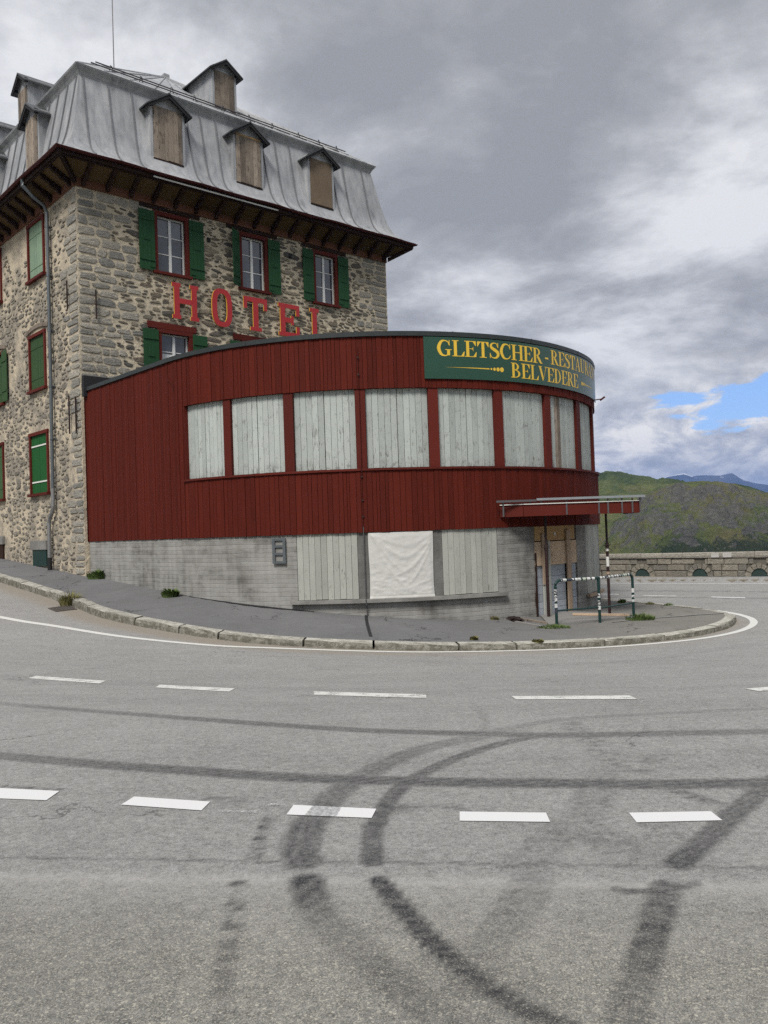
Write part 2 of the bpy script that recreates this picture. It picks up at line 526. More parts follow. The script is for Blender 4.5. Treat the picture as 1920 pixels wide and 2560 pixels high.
M['walk'] = material('dark_grey_pavement_asphalt', m_walk)


def m_hill(t):
    o = t.obj()
    geo = t.node('ShaderNodeNewGeometry')
    spn = t.node('ShaderNodeSeparateXYZ')
    t.put(spn.inputs[0], geo.outputs['Normal'])
    steep = t.sstep(spn.outputs[2], .93, .72)
    rocky = t.attr('rocky')
    n1 = t.noise(o, .012, 8, .62, .5)
    n2 = t.noise(o, .05, 8, .7, .4)
    n3 = t.noise(o, .22, 8, .8)
    g = t.ramp(n1, [(.34, (.040, .066, .022)), (.44, (.085, .112, .038)), (.52, (.135, .152, .050)), (.60, (.165, .150, .066)), (.72, (.115, .142, .046))])
    g = t.hsv(g, t.math('MAXIMUM', t.math('ADD', -.35, t.math('MULTIPLY', t.math('ADD', n2, n3), 1.35)), .15))
    shrub = t.sstep(t.math('ADD', n2, t.math('MULTIPLY', t.attr('shrub'), .32)), .60, .70)
    g = t.mix(t.math('MULTIPLY', shrub, .85), g, (.020, .034, .018))
    rock = t.ramp(n3, [(.3, (.055, .055, .05)), (.5, (.115, .11, .10)), (.7, (.21, .20, .18))])
    rk = t.math('ADD', t.math('MULTIPLY', steep, .12), t.math('ADD', n2, t.math('MULTIPLY', rocky, .20)))
    rk = t.math('ADD', rk, t.math('MULTIPLY', t.math('SUBTRACT', n3, .5), .5))
    c = t.mix(t.math('MULTIPLY', t.sstep(rk, .69, .80), .9), g, rock)
    spk = t.math('MULTIPLY', t.sstep(t.noise(o, .35, 8, .8), .58, .66), t.sstep(t.math('ADD', t.noise(o, .018, 5, .6), t.math('MULTIPLY', rocky, .15)), .47, .60))
    c = t.mix(t.math('MULTIPLY', spk, .55), c, (.25, .245, .215))
    gul = t.sstep(t.noise(t.map(o, scale=(1, 1, .3)), .02, 9, .7, 1.2), .64, .68)
    c = t.mix(t.math('MULTIPLY', gul, .45), c, (.17, .155, .12))
    return dict(c=c, r=.95, s=.1, n=t.bump(t.math('ADD', n2, t.math('MULTIPLY', n3, .5)), 1.0, 9.0))


M['hill'] = material('alpine_grass_and_rock', m_hill)


def m_mount(t):
    o = t.obj()
    n = t.noise(o, .0012, 9, .65)
    geo = t.node('ShaderNodeNewGeometry')
    sp = t.node('ShaderNodeSeparateXYZ')
    t.put(sp.inputs[0], o)
    sn = t.sstep(t.math('ADD', t.noise(t.map(o, loc=(500, 0, 300)), .0022, 8, .6), t.math('MULTIPLY', sp.outputs[2], .00022)), .632, .66)
    c = t.ramp(n, [(.4, (.03, .035, .045)), (.6, (.07, .072, .08))])
    c = t.mix(sn, c, (.75, .77, .8))
    return dict(c=c, r=.95, s=.1, n=t.bump(n, 1.0, 120))


M['mount'] = material('distant_mountain_rock_and_snow', m_mount)
M['leaf'] = material('weed_leaves', flat((.085, .13, .030), .7, var=.45, sc=25))
M['drygrass'] = material('dry_grass_blades', flat((.15, .14, .05), .8, var=.4, sc=25))
M['iron'] = material('cast_iron', flat((.11, .095, .085), .7, .4, var=.3, sc=20))
M['gaterusty'] = material('dark_green_arch_cover', flat((.020, .040, .036), .6, var=.35, sc=5))


def m_sticker(t):
    o = t.obj()
    n = t.voro(o, 38, 'F1', 'Color')
    s = t.node('ShaderNodeSeparateColor')
    t.put(s.inputs[0], n)
    r = t.objrand()
    c = t.ramp(t.math('FRACT', t.math('ADD', r, t.math('MULTIPLY', t.math('ROUND', s.outputs[0]), .4))),
               [(0, (.55, .55, .54)), (.3, (.42, .43, .42)), (.45, (.03, .035, .05)), (.62, (.55, .55, .54)), (.78, (.05, .05, .06)), (.92, (.40, .46, .36))], 'CONSTANT')
    return dict(c=c, r=.5)


M['sticker'] = material('faded_vinyl_sticker', m_sticker)

# ------------------------------------------------------------------ mesh helpers
OFF = {}


def props(o, label=None, cat=None, group=None, kind=None):
    if label:
        o['label'] = label
    if cat:
        o['category'] = cat
    if group:
        o['group'] = group
    if kind:
        o['kind'] = kind
    return o


def empty(name, loc, label=None, cat=None, group=None, parent=None, kind=None):
    o = bpy.data.objects.new(name, None)
    o.empty_display_size = .2
    COL.objects.link(o)
    if parent:
        o.parent = parent
        OFF[o.name] = OFF[parent.name]
    else:
        o.location = loc
        OFF[o.name] = np.array(loc, float)
    return props(o, label, cat, group, kind)


class MB:
    def __init__(s):
        s.v, s.f, s.mi = [], [], []

    def quadgrid(s, rows, mi=0, closed=False):
        """rows: list of equal-length lists of points"""
        b = len(s.v)
        n = len(rows[0])
        for r in rows:
            s.v.extend(tuple(float(c) for c in p) for p in r)
        for i in range(len(rows) - 1):
            for j in range(n - (0 if closed else 1)):
                k = (j + 1) % n
                s.f.append((b + i * n + j, b + i * n + k, b + (i + 1) * n + k, b + (i + 1) * n + j))
                s.mi.append(mi)

    def poly(s, pts, mi=0):
        b = len(s.v)
        s.v.extend(tuple(float(c) for c in p) for p in pts)
        s.f.append(tuple(range(b, b + len(pts))))
        s.mi.append(mi)

    def box(s, fm, a0, a1, o0, o1, z0, z1, na=1, mi=0, skew=0):
        """box in mapped coordinates fm(a, o, z)"""
        rows = []
        for i in range(na + 1):
            a = a0 + (a1 - a0) * i / na
            rows.append([fm(a, o0, z0), fm(a, o1, z0), fm(a + skew, o1, z1), fm(a + skew, o0, z1)])
        s.quadgrid(rows, mi, True)
        s.poly(rows[0][::-1], mi)
        s.poly(rows[-1], mi)

    def prism(s, fm, pts, o0, o1, mi=0, side=None):
        """pts in (a, z), extruded from o0 to o1"""
        A = [fm(a, o0, z) for a, z in pts]
        B = [fm(a, o1, z) for a, z in pts]
        n = len(pts)
        b = len(s.v)
        s.v.extend(tuple(float(c) for c in p) for p in A + B)
        s.f.append(tuple(range(b, b + n)))
        s.mi.append(mi)
        s.f.append(tuple(range(b + 2 * n - 1, b + n - 1, -1)))
        s.mi.append(mi)
        for i in range(n):
            j = (i + 1) % n
            s.f.append((b + i, b + j, b + n + j, b + n + i))
            s.mi.append(mi if side is None else side)

    def tube(s, path, r, n=8, mi=0, cap=True):
        P = [Vector(tuple(float(c) for c in p)) for p in path]
        rows = []
        for i, p in enumerate(P):
            d = (P[min(i + 1, len(P) - 1)] - P[max(i - 1, 0)]).normalized()
            up = Vector((0, 0, 1)) if abs(d.z) < .95 else Vector((0, 1, 0))
            x = d.cross(up).normalized()
            y = d.cross(x).normalized()
            rr = r[i] if isinstance(r, (list, tuple)) else r
            rows.append([p + x * math.cos(2 * math.pi * k / n) * rr + y * math.sin(2 * math.pi * k / n) * rr for k in range(n)])
        s.quadgrid(rows, mi, True)
        if cap:
            s.poly(rows[0][::-1], mi)
            s.poly(rows[-1], mi)

    def build(s, name, mats, parent=None, smooth=False, recalc=True, **kw):
        if not isinstance(mats, (list, tuple)):
            mats = [mats]
        off = OFF[parent.name] if parent else np.zeros(3)
        loc = (0, 0, 0)
        if parent is None and s.v and kw.get('cat'):
            a = np.array(s.v)
            off = np.array([(a[:, 0].min() + a[:, 0].max()) / 2, (a[:, 1].min() + a[:, 1].max()) / 2, a[:, 2].min()])
            loc = tuple(off)
        me = bpy.data.meshes.new(name)
        me.from_pydata([(x - off[0], y - off[1], z - off[2]) for x, y, z in s.v], [], s.f)
        for m in mats:
            me.materials.append(m)
        if len(mats) > 1:
            me.polygons.foreach_set('material_index', s.mi)
        if recalc:
            bm = bmesh.new()
            bm.from_mesh(me)
            bmesh.ops.recalc_face_normals(bm, faces=bm.faces)
            bm.to_mesh(me)
            bm.free()
        if smooth:
            me.polygons.foreach_set('use_smooth', [True] * len(me.polygons))
        o = bpy.data.objects.new(name, me)
        COL.objects.link(o)
        o.location = loc
        if parent:
            o.parent = parent
        OFF[o.name] = off
        return props(o, **kw)


def norm2(v):
    return v / np.linalg.norm(v)


# ------------------------------------------------------------------ plan of the place
_a = rad(47.9)
E1 = np.array([math.sin(_a), math.cos(_a)])        # along the front facade of the hotel
E2 = np.array([-math.cos(_a), math.sin(_a)])       # along its side facade, away from the camera
_r = ray(189, 470)
C0 = _r[:2] * 25.9 / _r[1]                         # street corner of the hotel
FL = 12.9                                          # front length
SL = 19.0                                          # side length
CC = np.array([-0.4, 26.85])                       # centre of the round end of the annex
R0 = 7.0


def FW(t, o, z):
    p = C0 + E1 * t - E2 * o
    return (p[0], p[1], z)


def LW(s_, o, z):
    p = C0 + E2 * s_ - E1 * o
    return (p[0], p[1], z)


def RW(s_, o, z):                                   # far end wall of the hotel
    p = C0 + E1 * FL + E2 * s_ + E1 * o
    return (p[0], p[1], z)


def toward(fm, a, z, o):
    """the point of the plane o in front of the wall that hides wall point (a, z) from the photographer"""
    P = np.array(fm(a, 0, z))
    n = np.array(fm(a, 1, z)) - P
    cam_ = np.array([0, 0, EYE])
    k = 1 - o / np.dot(cam_ - P, n)
    Q = cam_ + (P - cam_) * k
    e = np.array(fm(a + 1, 0, z)) - P
    return a + float(np.dot(Q - P, e)), float(Q[2])


SPLIT = -47.9


def AN(u, o, z):
    """annex outline: u metres along the wall (0 where the straight side meets the round end), o outwards"""
    if u < 0:
        p = CC + E2 * (-u) - E1 * (R0 + o)
    else:
        b = rad(SPLIT) + u / R0
        f = min(max((u - 9.5) / 3.0, 0), 1)
        p = CC + np.array([math.sin(b), -math.cos(b)]) * (R0 + o - .055 * f * f * (3 - 2 * f))
    return (p[0], p[1], z)


def U(deg):
    return rad(deg - SPLIT) * R0


U_CORNER = -float(np.dot(C0 - CC, E2))             # u at the hotel corner (negative)


def wall_dist(X, Y):
    rx, ry = X - CC[0], Y - CC[1]
    ae = rx * E1[0] + ry * E1[1]
    be = rx * E2[0] + ry * E2[1]
    n = np.sqrt(rx * rx + ry * ry) + 1e-9
    beh = be > 0
    d = np.where(beh, np.abs(ae) - R0, n - R0)
    qx = np.where(beh, CC[0] + E2[0] * be + E1[0] * R0 * np.sign(ae), CC[0] + rx / n * R0)
    ang = np.degrees(np.arctan2(rx, -ry))
    u = np.where(beh, np.where(ae < 0, -be, 22.0 + be), np.radians(ang - SPLIT) * R0)
    u = np.where(beh, u, np.clip(u, 0, 22.0))
    return d, qx, u


def ss(a, b, x):
    t = np.clip((x - a) / (b - a), 0, 1)
    return t * t * (3 - 2 * t)


def base_h(qx):
    return .105 * .8 * np.log1p(np.exp(np.clip((2.6 - qx) / .8, -40, 40)))


def crossfall(qx):
    return .02 + .06 * (1 - ss(-2, 5, qx))


def z_walk(X, Y):
    X, Y = np.asarray(X, float), np.asarray(Y, float)
    d, qx, u = wall_dist(X, Y)
    b = base_h(qx) * np.where(u > 18, 0, 1)
    return b - crossfall(qx) * np.maximum(d, 0)


def hit(x, y, f, lo=1.0, hi=90.0):
    r = ray(x, y)
    ks = np.linspace(lo, hi, 1500)
    zz = EYE + r[2] * ks - f(r[0] * ks, r[1] * ks)
    i = int(np.argmax(zz < 0))
    a, b = ks[i - 1], ks[i]
    for _ in range(30):
        m = (a + b) / 2
        if EYE + r[2] * m > float(f(r[0] * m, r[1] * m)):
            a = m
        else:
            b = m
    return r[0] * a, r[1] * a


_kt = [(0, 1441), (120, 1478), (200, 1506), (400, 1557), (600, 1588), (800, 1602), (920, 1606), (1100, 1610), (1300, 1608),
       (1500, 1600), (1700, 1583), (1800, 1565), (1844, 1548), (1840, 1530), (1760, 1521), (1660, 1512)]
_ku, _kd = [-60.0, -14.0], [1.7, 1.7]
for p in _kt:
    g = hit(*p, z_walk)
    d_, q_, u_ = wall_dist(np.array(g[0]), np.array(g[1]))
    _ku.append(float(u_))
    _kd.append(float(d_))
_ku += [_ku[-1] + .9, _ku[-1] + 1.8]
_kd += [.6, .15]
_ku, _kd = np.array(_ku), np.array(_kd)


def kerb_d(u):
    u = np.asarray(u, float)
    acc = 0
    for k in (-.5, -.25, 0, .25, .5):
        acc = acc + np.interp(u + k, _ku, _kd)
    return acc / 5


KH = .145


def z_road(X, Y):
    X, Y = np.asarray(X, float), np.asarray(Y, float)
    d, qx, u = wall_dist(X, Y)
    W = kerb_d(u)
    b = base_h(qx) * np.where(u > 18, 0, 1)
    zk = b - crossfall(qx) * W - KH
    wt = 1 - ss(W - 1.5, 13.5, d)
    zo = .62 * (1 - ss(6, 22, Y))
    return zk * wt + zo * (1 - wt)


# parapet line on the far side of the bend
P0 = np.array([8.78, 35.0])
PD = norm2(np.array([5.22, -3.8]))
PN = np.array([PD[1], -PD[0]])                      # towards the road / camera side


def PW(s_, o, z):
    p = P0 + PD * s_ + PN * o
    return (p[0], p[1], z)


def z_ground(X, Y):
    """road sheet including the drop behind the parapet"""
    X, Y = np.asarray(X, float), np.asarray(Y, float)
    z = z_road(X, Y)
    dist = -((X - P0[0]) * PN[0] + (Y - P0[1]) * PN[1])     # behind the parapet
    z = z + .17 * ss(-.72, -.70, dist)
    z = z - np.maximum(dist - .5, 0) * .75
    return z


# ------------------------------------------------------------------ noise in numpy
def fbm(x, y, octv=6, seed=0, gain=.5, ridged=False):
    def vn(x, y, sd):
        xi, yi = np.floor(x).astype(np.int64), np.floor(y).astype(np.int64)
        xf, yf = x - xi, y - yi
        xf, yf = xf * xf * xf * (xf * (xf * 6 - 15) + 10), yf * yf * yf * (yf * (yf * 6 - 15) + 10)

        def h(a, b):
            n = (a * 374761393 + b * 668265263 + sd * 1442695041) & 0x7fffffff
            n = ((n ^ (n >> 13)) * 1274126177) & 0x7fffffff
            return ((n ^ (n >> 16)) & 0xffff) / 65535.0
        return (h(xi, yi) * (1 - xf) + h(xi + 1, yi) * xf) * (1 - yf) + (h(xi, yi + 1) * (1 - xf) + h(xi + 1, yi + 1) * xf) * yf
    t, a, tot = 0, 1, 0
    for i in range(octv):
        v = vn(x, y, seed + i * 17)
        if ridged:
            v = 1 - abs(2 * v - 1)
        t = t + v * a
        tot += a
        a *= gain
        x, y = x * 2.03 + 11.3, y * 2.03 + 5.7
    return t / tot


def seg_dist(X, Y, pts):
    """distance to a polyline and arc position 0..1"""
    best = np.full(X.shape, 1e9)
    par = np.zeros(X.shape)
    L = np.concatenate([[0], np.cumsum([math.dist(pts[i], pts[i + 1]) for i in range(len(pts) - 1)])])
    for i in range(len(pts) - 1):
        ax, ay = pts[i]
        bx, by = pts[i + 1]
        dx_, dy_ = bx - ax, by - ay
        l2 = dx_ * dx_ + dy_ * dy_ + 1e-12
        t = np.clip(((X - ax) * dx_ + (Y - ay) * dy_) / l2, 0, 1)
        d = np.hypot(X - ax - t * dx_, Y - ay - t * dy_)
        m = d < best
        best = np.where(m, d, best)
        par = np.where(m, (L[i] + t * math.sqrt(l2)) / L[-1], par)
    return best, par


def smooth_path(pts, n=12):
    P = [np.array(p, float) for p in pts]
    P = [2 * P[0] - P[1]] + P + [2 * P[-1] - P[-2]]
    out = []
    for i in range(1, len(P) - 2):
        for k in range(n):
            t = k / n
            a, b, c, d = P[i - 1], P[i], P[i + 1], P[i + 2]
            out.append(tuple(.5 * ((2 * b) + (-a + c) * t + (2 * a - 5 * b + 4 * c - d) * t * t + (-a + 3 * b - 3 * c + d) * t ** 3)))
    out.append(tuple(P[-2]))
    return out


# ------------------------------------------------------------------ road sheet
K9 = 1920 / 1659.0


def gp(x, y):
    return hit(x * K9, y * K9, z_road)


def axis(parts):
    out = []
    for a, b, st in parts:
        out.extend(np.arange(a, b, st))
    out.append(parts[-1][1])
    return np.array(out)


xs = axis([(-60, -20, 2.0), (-20, -8, .35), (-8, -3.2, .09), (-3.2, 3.2, .03), (3.2, 10, .09), (10, 26, .3), (26, 60, 2.0)])
ys = axis([(-30, 0, 2.0), (0, 2.2, .4), (2.2, 8.5, .03), (8.5, 14, .06), (14, 24, .12), (24, 44, .25), (44, 70, 2.0)])
GX, GY = np.meshgrid(xs, ys)
GZ = z_ground(GX, GY)
rub = np.zeros(GX.shape)


def add_mark(px, width, strength, soft=.35, taper=(0, 0), patchy=0):
    global rub
    pts = smooth_path([gp(*p) for p in px], 6)
    x0, x1 = min(p[0] for p in pts) - .5, max(p[0] for p in pts) + .5
    y0, y1 = min(p[1] for p in pts) - .5, max(p[1] for p in pts) + .5
    ix = np.where((xs > x0) & (xs < x1))[0]
    iy = np.where((ys > y0) & (ys < y1))[0]
    if not len(ix) or not len(iy):
        return
    sl = (slice(iy[0], iy[-1] + 1), slice(ix[0], ix[-1] + 1))
    X, Y = GX[sl], GY[sl]
    d, t = seg_dist(X, Y, pts)
    wv = width * (1 + .07 * (fbm(X * 3, Y * 3, 3, 5) - .5))
    soft = soft * .6
    f = 1 - ss(wv * .5 * (1 - soft), wv * .5 * (1 + soft), d)
    s_ = strength if not isinstance(strength, tuple) else np.interp(t, [i / (len(strength) - 1) for i in range(len(strength))], strength)
    f = f * s_ * 1.3
    if taper[0]:
        f = f * ss(0, taper[0], t)
    if taper[1]:
        f = f * ss(0, taper[1], 1 - t)
    # tread ribs: two darker edges
    f = f * (.72 + .28 * np.cos(d / (width * .5) * math.pi * 2.0) ** 2) * (.96 + .08 * fbm(X * 14 + 1, Y * 14 + 2, 3, 6))
    if patchy:
        n = fbm(X * 9 + 3, Y * 22, 3, 9)
        f = f * (1 - patchy + patchy * ss(.45, .6, n) * 1.3)
    rub[sl] = np.maximum(rub[sl], f)


add_mark([(-60, 1514), (200, 1536), (400, 1551), (600, 1566), (800, 1578), (1000, 1584), (1200, 1588), (1450, 1584), (1720, 1579)], .19, (.30, .42, .5, .55, .5, .42), .5)
add_mark([(-60, 1627), (200, 1650), (400, 1664), (600, 1678), (830, 1686), (1000, 1690), (1200, 1692), (1450, 1694), (1720, 1689)], .20, (.45, .6, .62, .66, .62, .6), .45)
add_mark([(1130, 1572), (1000, 1598), (900, 1622), (810, 1662), (745, 1700), (705, 1735), (668, 1780), (648, 1830), (655, 1862)], .21, (.12, .3, .42, .45, .5, .6, .66), .45)
add_mark([(1450, 1583), (1200, 1588), (1100, 1602), (1000, 1632), (900, 1678), (850, 1718), (822, 1760), (806, 1800), (806, 1862)], .125, (.3, .45, .55, .6, .66, .72), .4)
add_mark([(1050, 1582), (1200, 1556), (1350, 1545), (1700, 1528)], .14, .22, .5)
add_mark([(1020, 1520), (1050, 1560), (1010, 1600), (1005, 1650)], .08, .15, .6)
add_mark([(818, 1902), (870, 1965), (940, 2040), (1020, 2108), (1100, 2162), (1200, 2214), (1290, 2250)], .105, (.85, .8, .78, .74, .7, .66), .35)
add_mark([(662, 1902), (682, 1960), (722, 2010), (780, 2060), (850, 2120), (920, 2170), (980, 2230)], .17, (.85, .6, .34, .30, .38, .34, .26), .5, patchy=.12)
add_mark([(516, 1903), (505, 1970), (495, 2040), (482, 2100), (480, 2212)], .085, (.6, .5, .4, .3, .3), .6, patchy=.8)
add_mark([(578, 1768), (562, 1810), (545, 1858)], .075, .6, .5, patchy=.7)
add_mark([(1680, 1680), (1655, 1700), (1600, 1745), (1540, 1800), (1465, 1866)], .15, (.5, .55, .55, .6, .75), .45)
add_mark([(1440, 1915), (1425, 1960), (1410, 2010), (1385, 2090), (1352, 2214)], .14, (.75, .7, .7, .45, .38), .5, patchy=.2)
add_mark([(1330, 1922), (1380, 1926), (1450, 1920), (1500, 1910)], .06, .6, .5)
add_mark([(1310, 1640), (1275, 1740), (1225, 1790), (1165, 1840), (1130, 1868)], .26, (.1, .24, .28, .28, .34), .6, patchy=.4)
add_mark([(1145, 1908), (1105, 1980), (1050, 2045), (1010, 2110), (985, 2180)], .20, (.4, .35, .3, .25, .2), .6, patchy=.3)
add_mark([(1290, 1800), (1360, 1850)], .3, .28, .7, patchy=.5)
add_mark([(1420, 1790), (1480, 1850)], .25, .2, .8, patchy=.6)
add_mark([(1230, 1560), (1320, 1640), (1380, 1660), (1430, 1630)], .2, .28, .8, patchy=.8)
add_mark([(1450, 1705), (1540, 1735), (1620, 1745)], .13, .42, .6, patchy=.7)
add_mark([(870, 1745), (930, 1742), (990, 1748)], .14, .4, .8, patchy=.7)
add_mark([(455, 1725), (520, 1730)], .12, .35, .8, patchy=.7)
add_mark([(130, 1706), (30, 1700), (-20, 1697)], .05, .5, .6, patchy=.7)
add_mark([(-30, 1852), (300, 1856), (600, 1862), (900, 1864), (1200, 1868), (1700, 1876)], .035, .42, .8, patchy=.3)
add_mark([(1000, 2090), (1100, 2180)], .35, .2, .9, patchy=.5)
add_mark([(250, 1985), (270, 2080)], .5, .12, .9, patchy=.5)
add_mark([(30, 2020), (80, 2180)], .3, .16, .9, patchy=.5)
for yy in (1463, 1500, 1620):
    add_mark([(-20, yy), (500, yy + 20), (1000, yy + 30), (1680, yy + 18)], .5, .08, .9, patchy=.4)
add_mark([(900, 1428), (1300, 1432), (1620, 1392)], .4, .12, .9, patchy=.4)
# tracks on the far lane behind the tip of the pavement
for yy in (1276, 1290):
    p1, p2, p3 = gp(1300, yy), gp(1480, yy + 2), gp(1700, yy + 6)
    add_mark([(1290, yy), (1480, yy + 1), (1700, yy + 3)], .22, .45, .5)
j0, j1 = gp(0, 1893), gp(1659, 1915)
coarse_n = ((j1[1] - j0[1]), -(j1[0] - j0[0]))
ln = math.hypot(*coarse_n)
sd = ((GX - j0[0]) * coarse_n[0] + (GY - j0[1]) * coarse_n[1]) / ln + .02 * (fbm(GX * 4, GY * 4, 3, 3) - .5)
coarse = .35 * ss(-.03, .05, sd) + .65 * ss(-.1, .9, sd)
pale = (np.exp(-((sd + .0) / .055) ** 2) + .35 * np.exp(-((sd - .10) / .12) ** 2)) * (GY < 8) * .62
d_w, q_w, u_w = wall_dist(GX, GY)
kd = kerb_d(u_w)
dd = d_w - kd
dust = np.exp(-np.maximum(dd, 0) / .28) * .7 + (1 - ss(.6, 1.15, dd + .35 * ss(6, 2, u_w))) * ss(13, 1, u_w) * .9
dust = np.clip(dust, 0, 1) * (np.abs(d_w) < 12)
nY, nX = GX.shape
verts = np.stack([GX, GY, GZ], -1).reshape(-1, 3)
idx = np.arange(nY * nX).reshape(nY, nX)
faces = np.stack([idx[:-1, :-1], idx[:-1, 1:], idx[1:, 1:], idx[1:, :-1]], -1).reshape(-1, 4)


def np_mesh(name, verts, faces, mat, smooth=True, attrs=None, parent=None, **kw):
    me = bpy.data.meshes.new(name)
    me.vertices.add(len(verts))
    me.vertices.foreach_set('co', np.ascontiguousarray(verts, dtype=np.float32).ravel())
    me.loops.add(faces.size)
    me.loops.foreach_set('vertex_index', faces.astype(np.int32).ravel())
    me.polygons.add(len(faces))
    me.polygons.foreach_set('loop_start', np.arange(len(faces), dtype=np.int32) * faces.shape[1])
    me.polygons.foreach_set('loop_total', np.full(len(faces), faces.shape[1], dtype=np.int32))
    me.update(calc_edges=True)
    if smooth:
        me.polygons.foreach_set('use_smooth', [True] * len(faces))
    for k, v in (attrs or {}).items():
        a = me.attributes.new(k, 'FLOAT', 'POINT')
        a.data.foreach_set('value', np.ascontiguousarray(v, dtype=np.float32).ravel())
    me.materials.append(mat)
    me.validate()
    o = bpy.data.objects.new(name, me)
    COL.objects.link(o)
    if parent:
        o.parent = parent
    OFF[o.name] = np.zeros(3)
    return props(o, **kw)


road = np_mesh('road', verts, faces, M['asphalt'], attrs=dict(rubber=rub, coarse=coarse, pale=pale, dust=dust), kind='structure')


def sheet(poly_px, mat, name, lift=.005, sub=4, conv=None):
    """painted marking on the road from its four corners"""
    c = [np.array((conv or gp)(*p)) for p in poly_px]
    rows = []
    for i in range(sub + 1):
        a = c[0] + (c[1] - c[0]) * i / sub
        b = c[3] + (c[2] - c[3]) * i / sub
        rows.append([(a[0], a[1], float(z_road(*a)) + lift), (b[0], b[1], float(z_road(*b)) + lift)])
    mb = MB()
    mb.quadgrid(rows)
    return mb.build(name, mat, road)


c3 = lambda x, y: hit(x / 1.728, 1500 + y / 1.728, z_road)
c4 = lambda x, y: hit(960 + x / 1.728, 1500 + y / 1.728, z_road)
for q, cv in [([(155, 329), (458, 350), (430, 362), (120, 339)], c3), ([(690, 367), (1015, 383), (990, 397), (672, 379)], c3),
              ([(1355, 396), (1841, 409), (1842, 425), (1357, 411)], c3), ([(550, 417), (1060, 414), (1095, 430), (572, 431)], c4),
              ([(1560, 385), (1800, 366), (1800, 384), (1622, 396)], c4)]:
    sheet(q, M['worn'], 'lane_dash', conv=cv)
for q, cv, m in [([(-80, 811), (257, 828), (200, 868), (-80, 857)], c3, 'paint'), ([(580, 852), (908, 874), (870, 912), (523, 887)], c3, 'paint'),
                 ([(1268, 888), (1626, 905), (1605, 945), (1238, 930)], c3, 'paint'), ([(327, 917), (700, 922), (718, 962), (327, 957)], c4, 'paint'),
                 ([(1058, 922), (1412, 916), (1462, 955), (1092, 964)], c4, 'paint')]:
    sheet(q, M[m], 'edge_dash', conv=cv)
for q, cv in [([(940, 908), (1110, 914), (1110, 922), (940, 917)], c3), ([(1160, 882), (1235, 884), (1235, 889), (1160, 887)], c3)]:
    sheet(q, M['scuff'], 'faded_paint_mark', conv=cv)
M['tyrescuff'] = material('tyre_rubber_smear', lambda t: dict(c=(.06, .06, .062), r=.8, a=t.math('MULTIPLY', t.sstep(t.noise(t.map(t.obj(), scale=(1, 3, 1)), 40, 7, .75), .36, .66), .62)))
sheet([(676, 1742.5), (738, 1745), (726, 1767), (658, 1764)], M['tyrescuff'], 'tyre_smear', lift=.010)
# far lane dashes
c8 = lambda x, y: hit(1180 + x / 2.242, 1160 + y / 2.242, z_road)
for q in [[(1340, 744), (1530, 749), (1532, 753), (1342, 748)], [(725, 728), (822, 729), (822, 733), (725, 732)], [(960, 736), (1145, 739), (1145, 742), (960, 739)]]:
    sheet(q, M['paint'] if q[0][0] > 1000 else M['worn'], 'lane_dash', conv=c8)


def line_strip(path, width, mat, name, lift=.005):
    rows = []
    P = smooth_path(path, 8)
    for i, p in enumerate(P):
        a = np.array(P[max(i - 1, 0)])
        b = np.array(P[min(i + 1, len(P) - 1)])
        n = norm2(b - a)
        n = np.array([-n[1], n[0]]) * width / 2
        r = []
        for k in (1, 0, -1):
            q = np.array(p) + n * k
            r.append((q[0], q[1], float(z_road(q[0], q[1])) + lift))
        rows.append(r)
    mb = MB()
    mb.quadgrid(rows)
    return mb.build(name, mat, road)


wl = [(-160, 1512), (0, 1543), (115, 1562), (300, 1591), (520, 1613), (700, 1621), (1000, 1630), (1200, 1629), (1500, 1619), (1700, 1603), (1800, 1589), (1860, 1574), (1884, 1559), (1876, 1546), (1840, 1535), (1790, 1527)]
line_strip([hit(*p, z_road) for p in wl], .17, M['line'], 'edge_line')
line_strip([PW(s_, 1.15, 0)[:2] for s_ in np.arange(-6, 20, 1.5)], .13, M['paint'], 'edge_line')

# ------------------------------------------------------------------ pavement and kerb
us = np.arange(-26, float(_ku[-1]), .18)
rows = []
for u in us:
    W = float(kerb_d(u)) - .24
    r = []
    for k in range(9):
        d = -.12 + (W + .12) * k / 8
        p = AN(u, d, 0)
        r.append((p[0], p[1], float(z_walk(p[0], p[1])) + (.012 * (fbm(np.array([p[0] * .9]), np.array([p[1] * .9]), 3, 2)[0] - .5) if 0 < k < 8 else 0)))
    rows.append(r)
mb = MB()
mb.quadgrid(rows)
sidewalk = mb.build('sidewalk', M['walk'], smooth=True, kind='structure')

kerb = empty('kerb', (0, 0, 0), 'row of pale worn granite kerbstones edging the dark pavement', None, kind='structure')
u = -22.0
while u < _ku[-1] - .2:
    L = random.uniform(.75, 1.35)
    tip = 1.0
    if 12.5 < u < 17:
        L *= .6
    mb = MB()
    n = 5
    dz_ = random.uniform(-.012, .012)
    rows = []
    g_ = .016
    for i in range(n + 1):
        uu = u + g_ + (L - 2 * g_) * i / n
        W = float(kerb_d(uu))
        e = .012 if i in (0, n) else 0
        j = [random.uniform(-.010, .010) for _ in range(4)]
        ring = []
        for d, zo in [(W - .24, -.25), (W - .24, .006), (W - .022 + j[0], .012 + j[0] * .4 - e), (W - .004 + j[1], -.010 + j[2] * .5 - e), (W + .006 + j[3], -.07), (W + .012 + j[3], -.30)]:
            p = AN(uu, d, 0)
            zz = float(z_walk(p[0], p[1]))
            ring.append((p[0], p[1], zz + zo + dz_))
        rows.append(ring)
    mb.quadgrid(rows, 0, True)
    mb.poly(rows[0][::-1])
    mb.poly(rows[-1])
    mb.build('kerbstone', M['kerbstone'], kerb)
    u += L

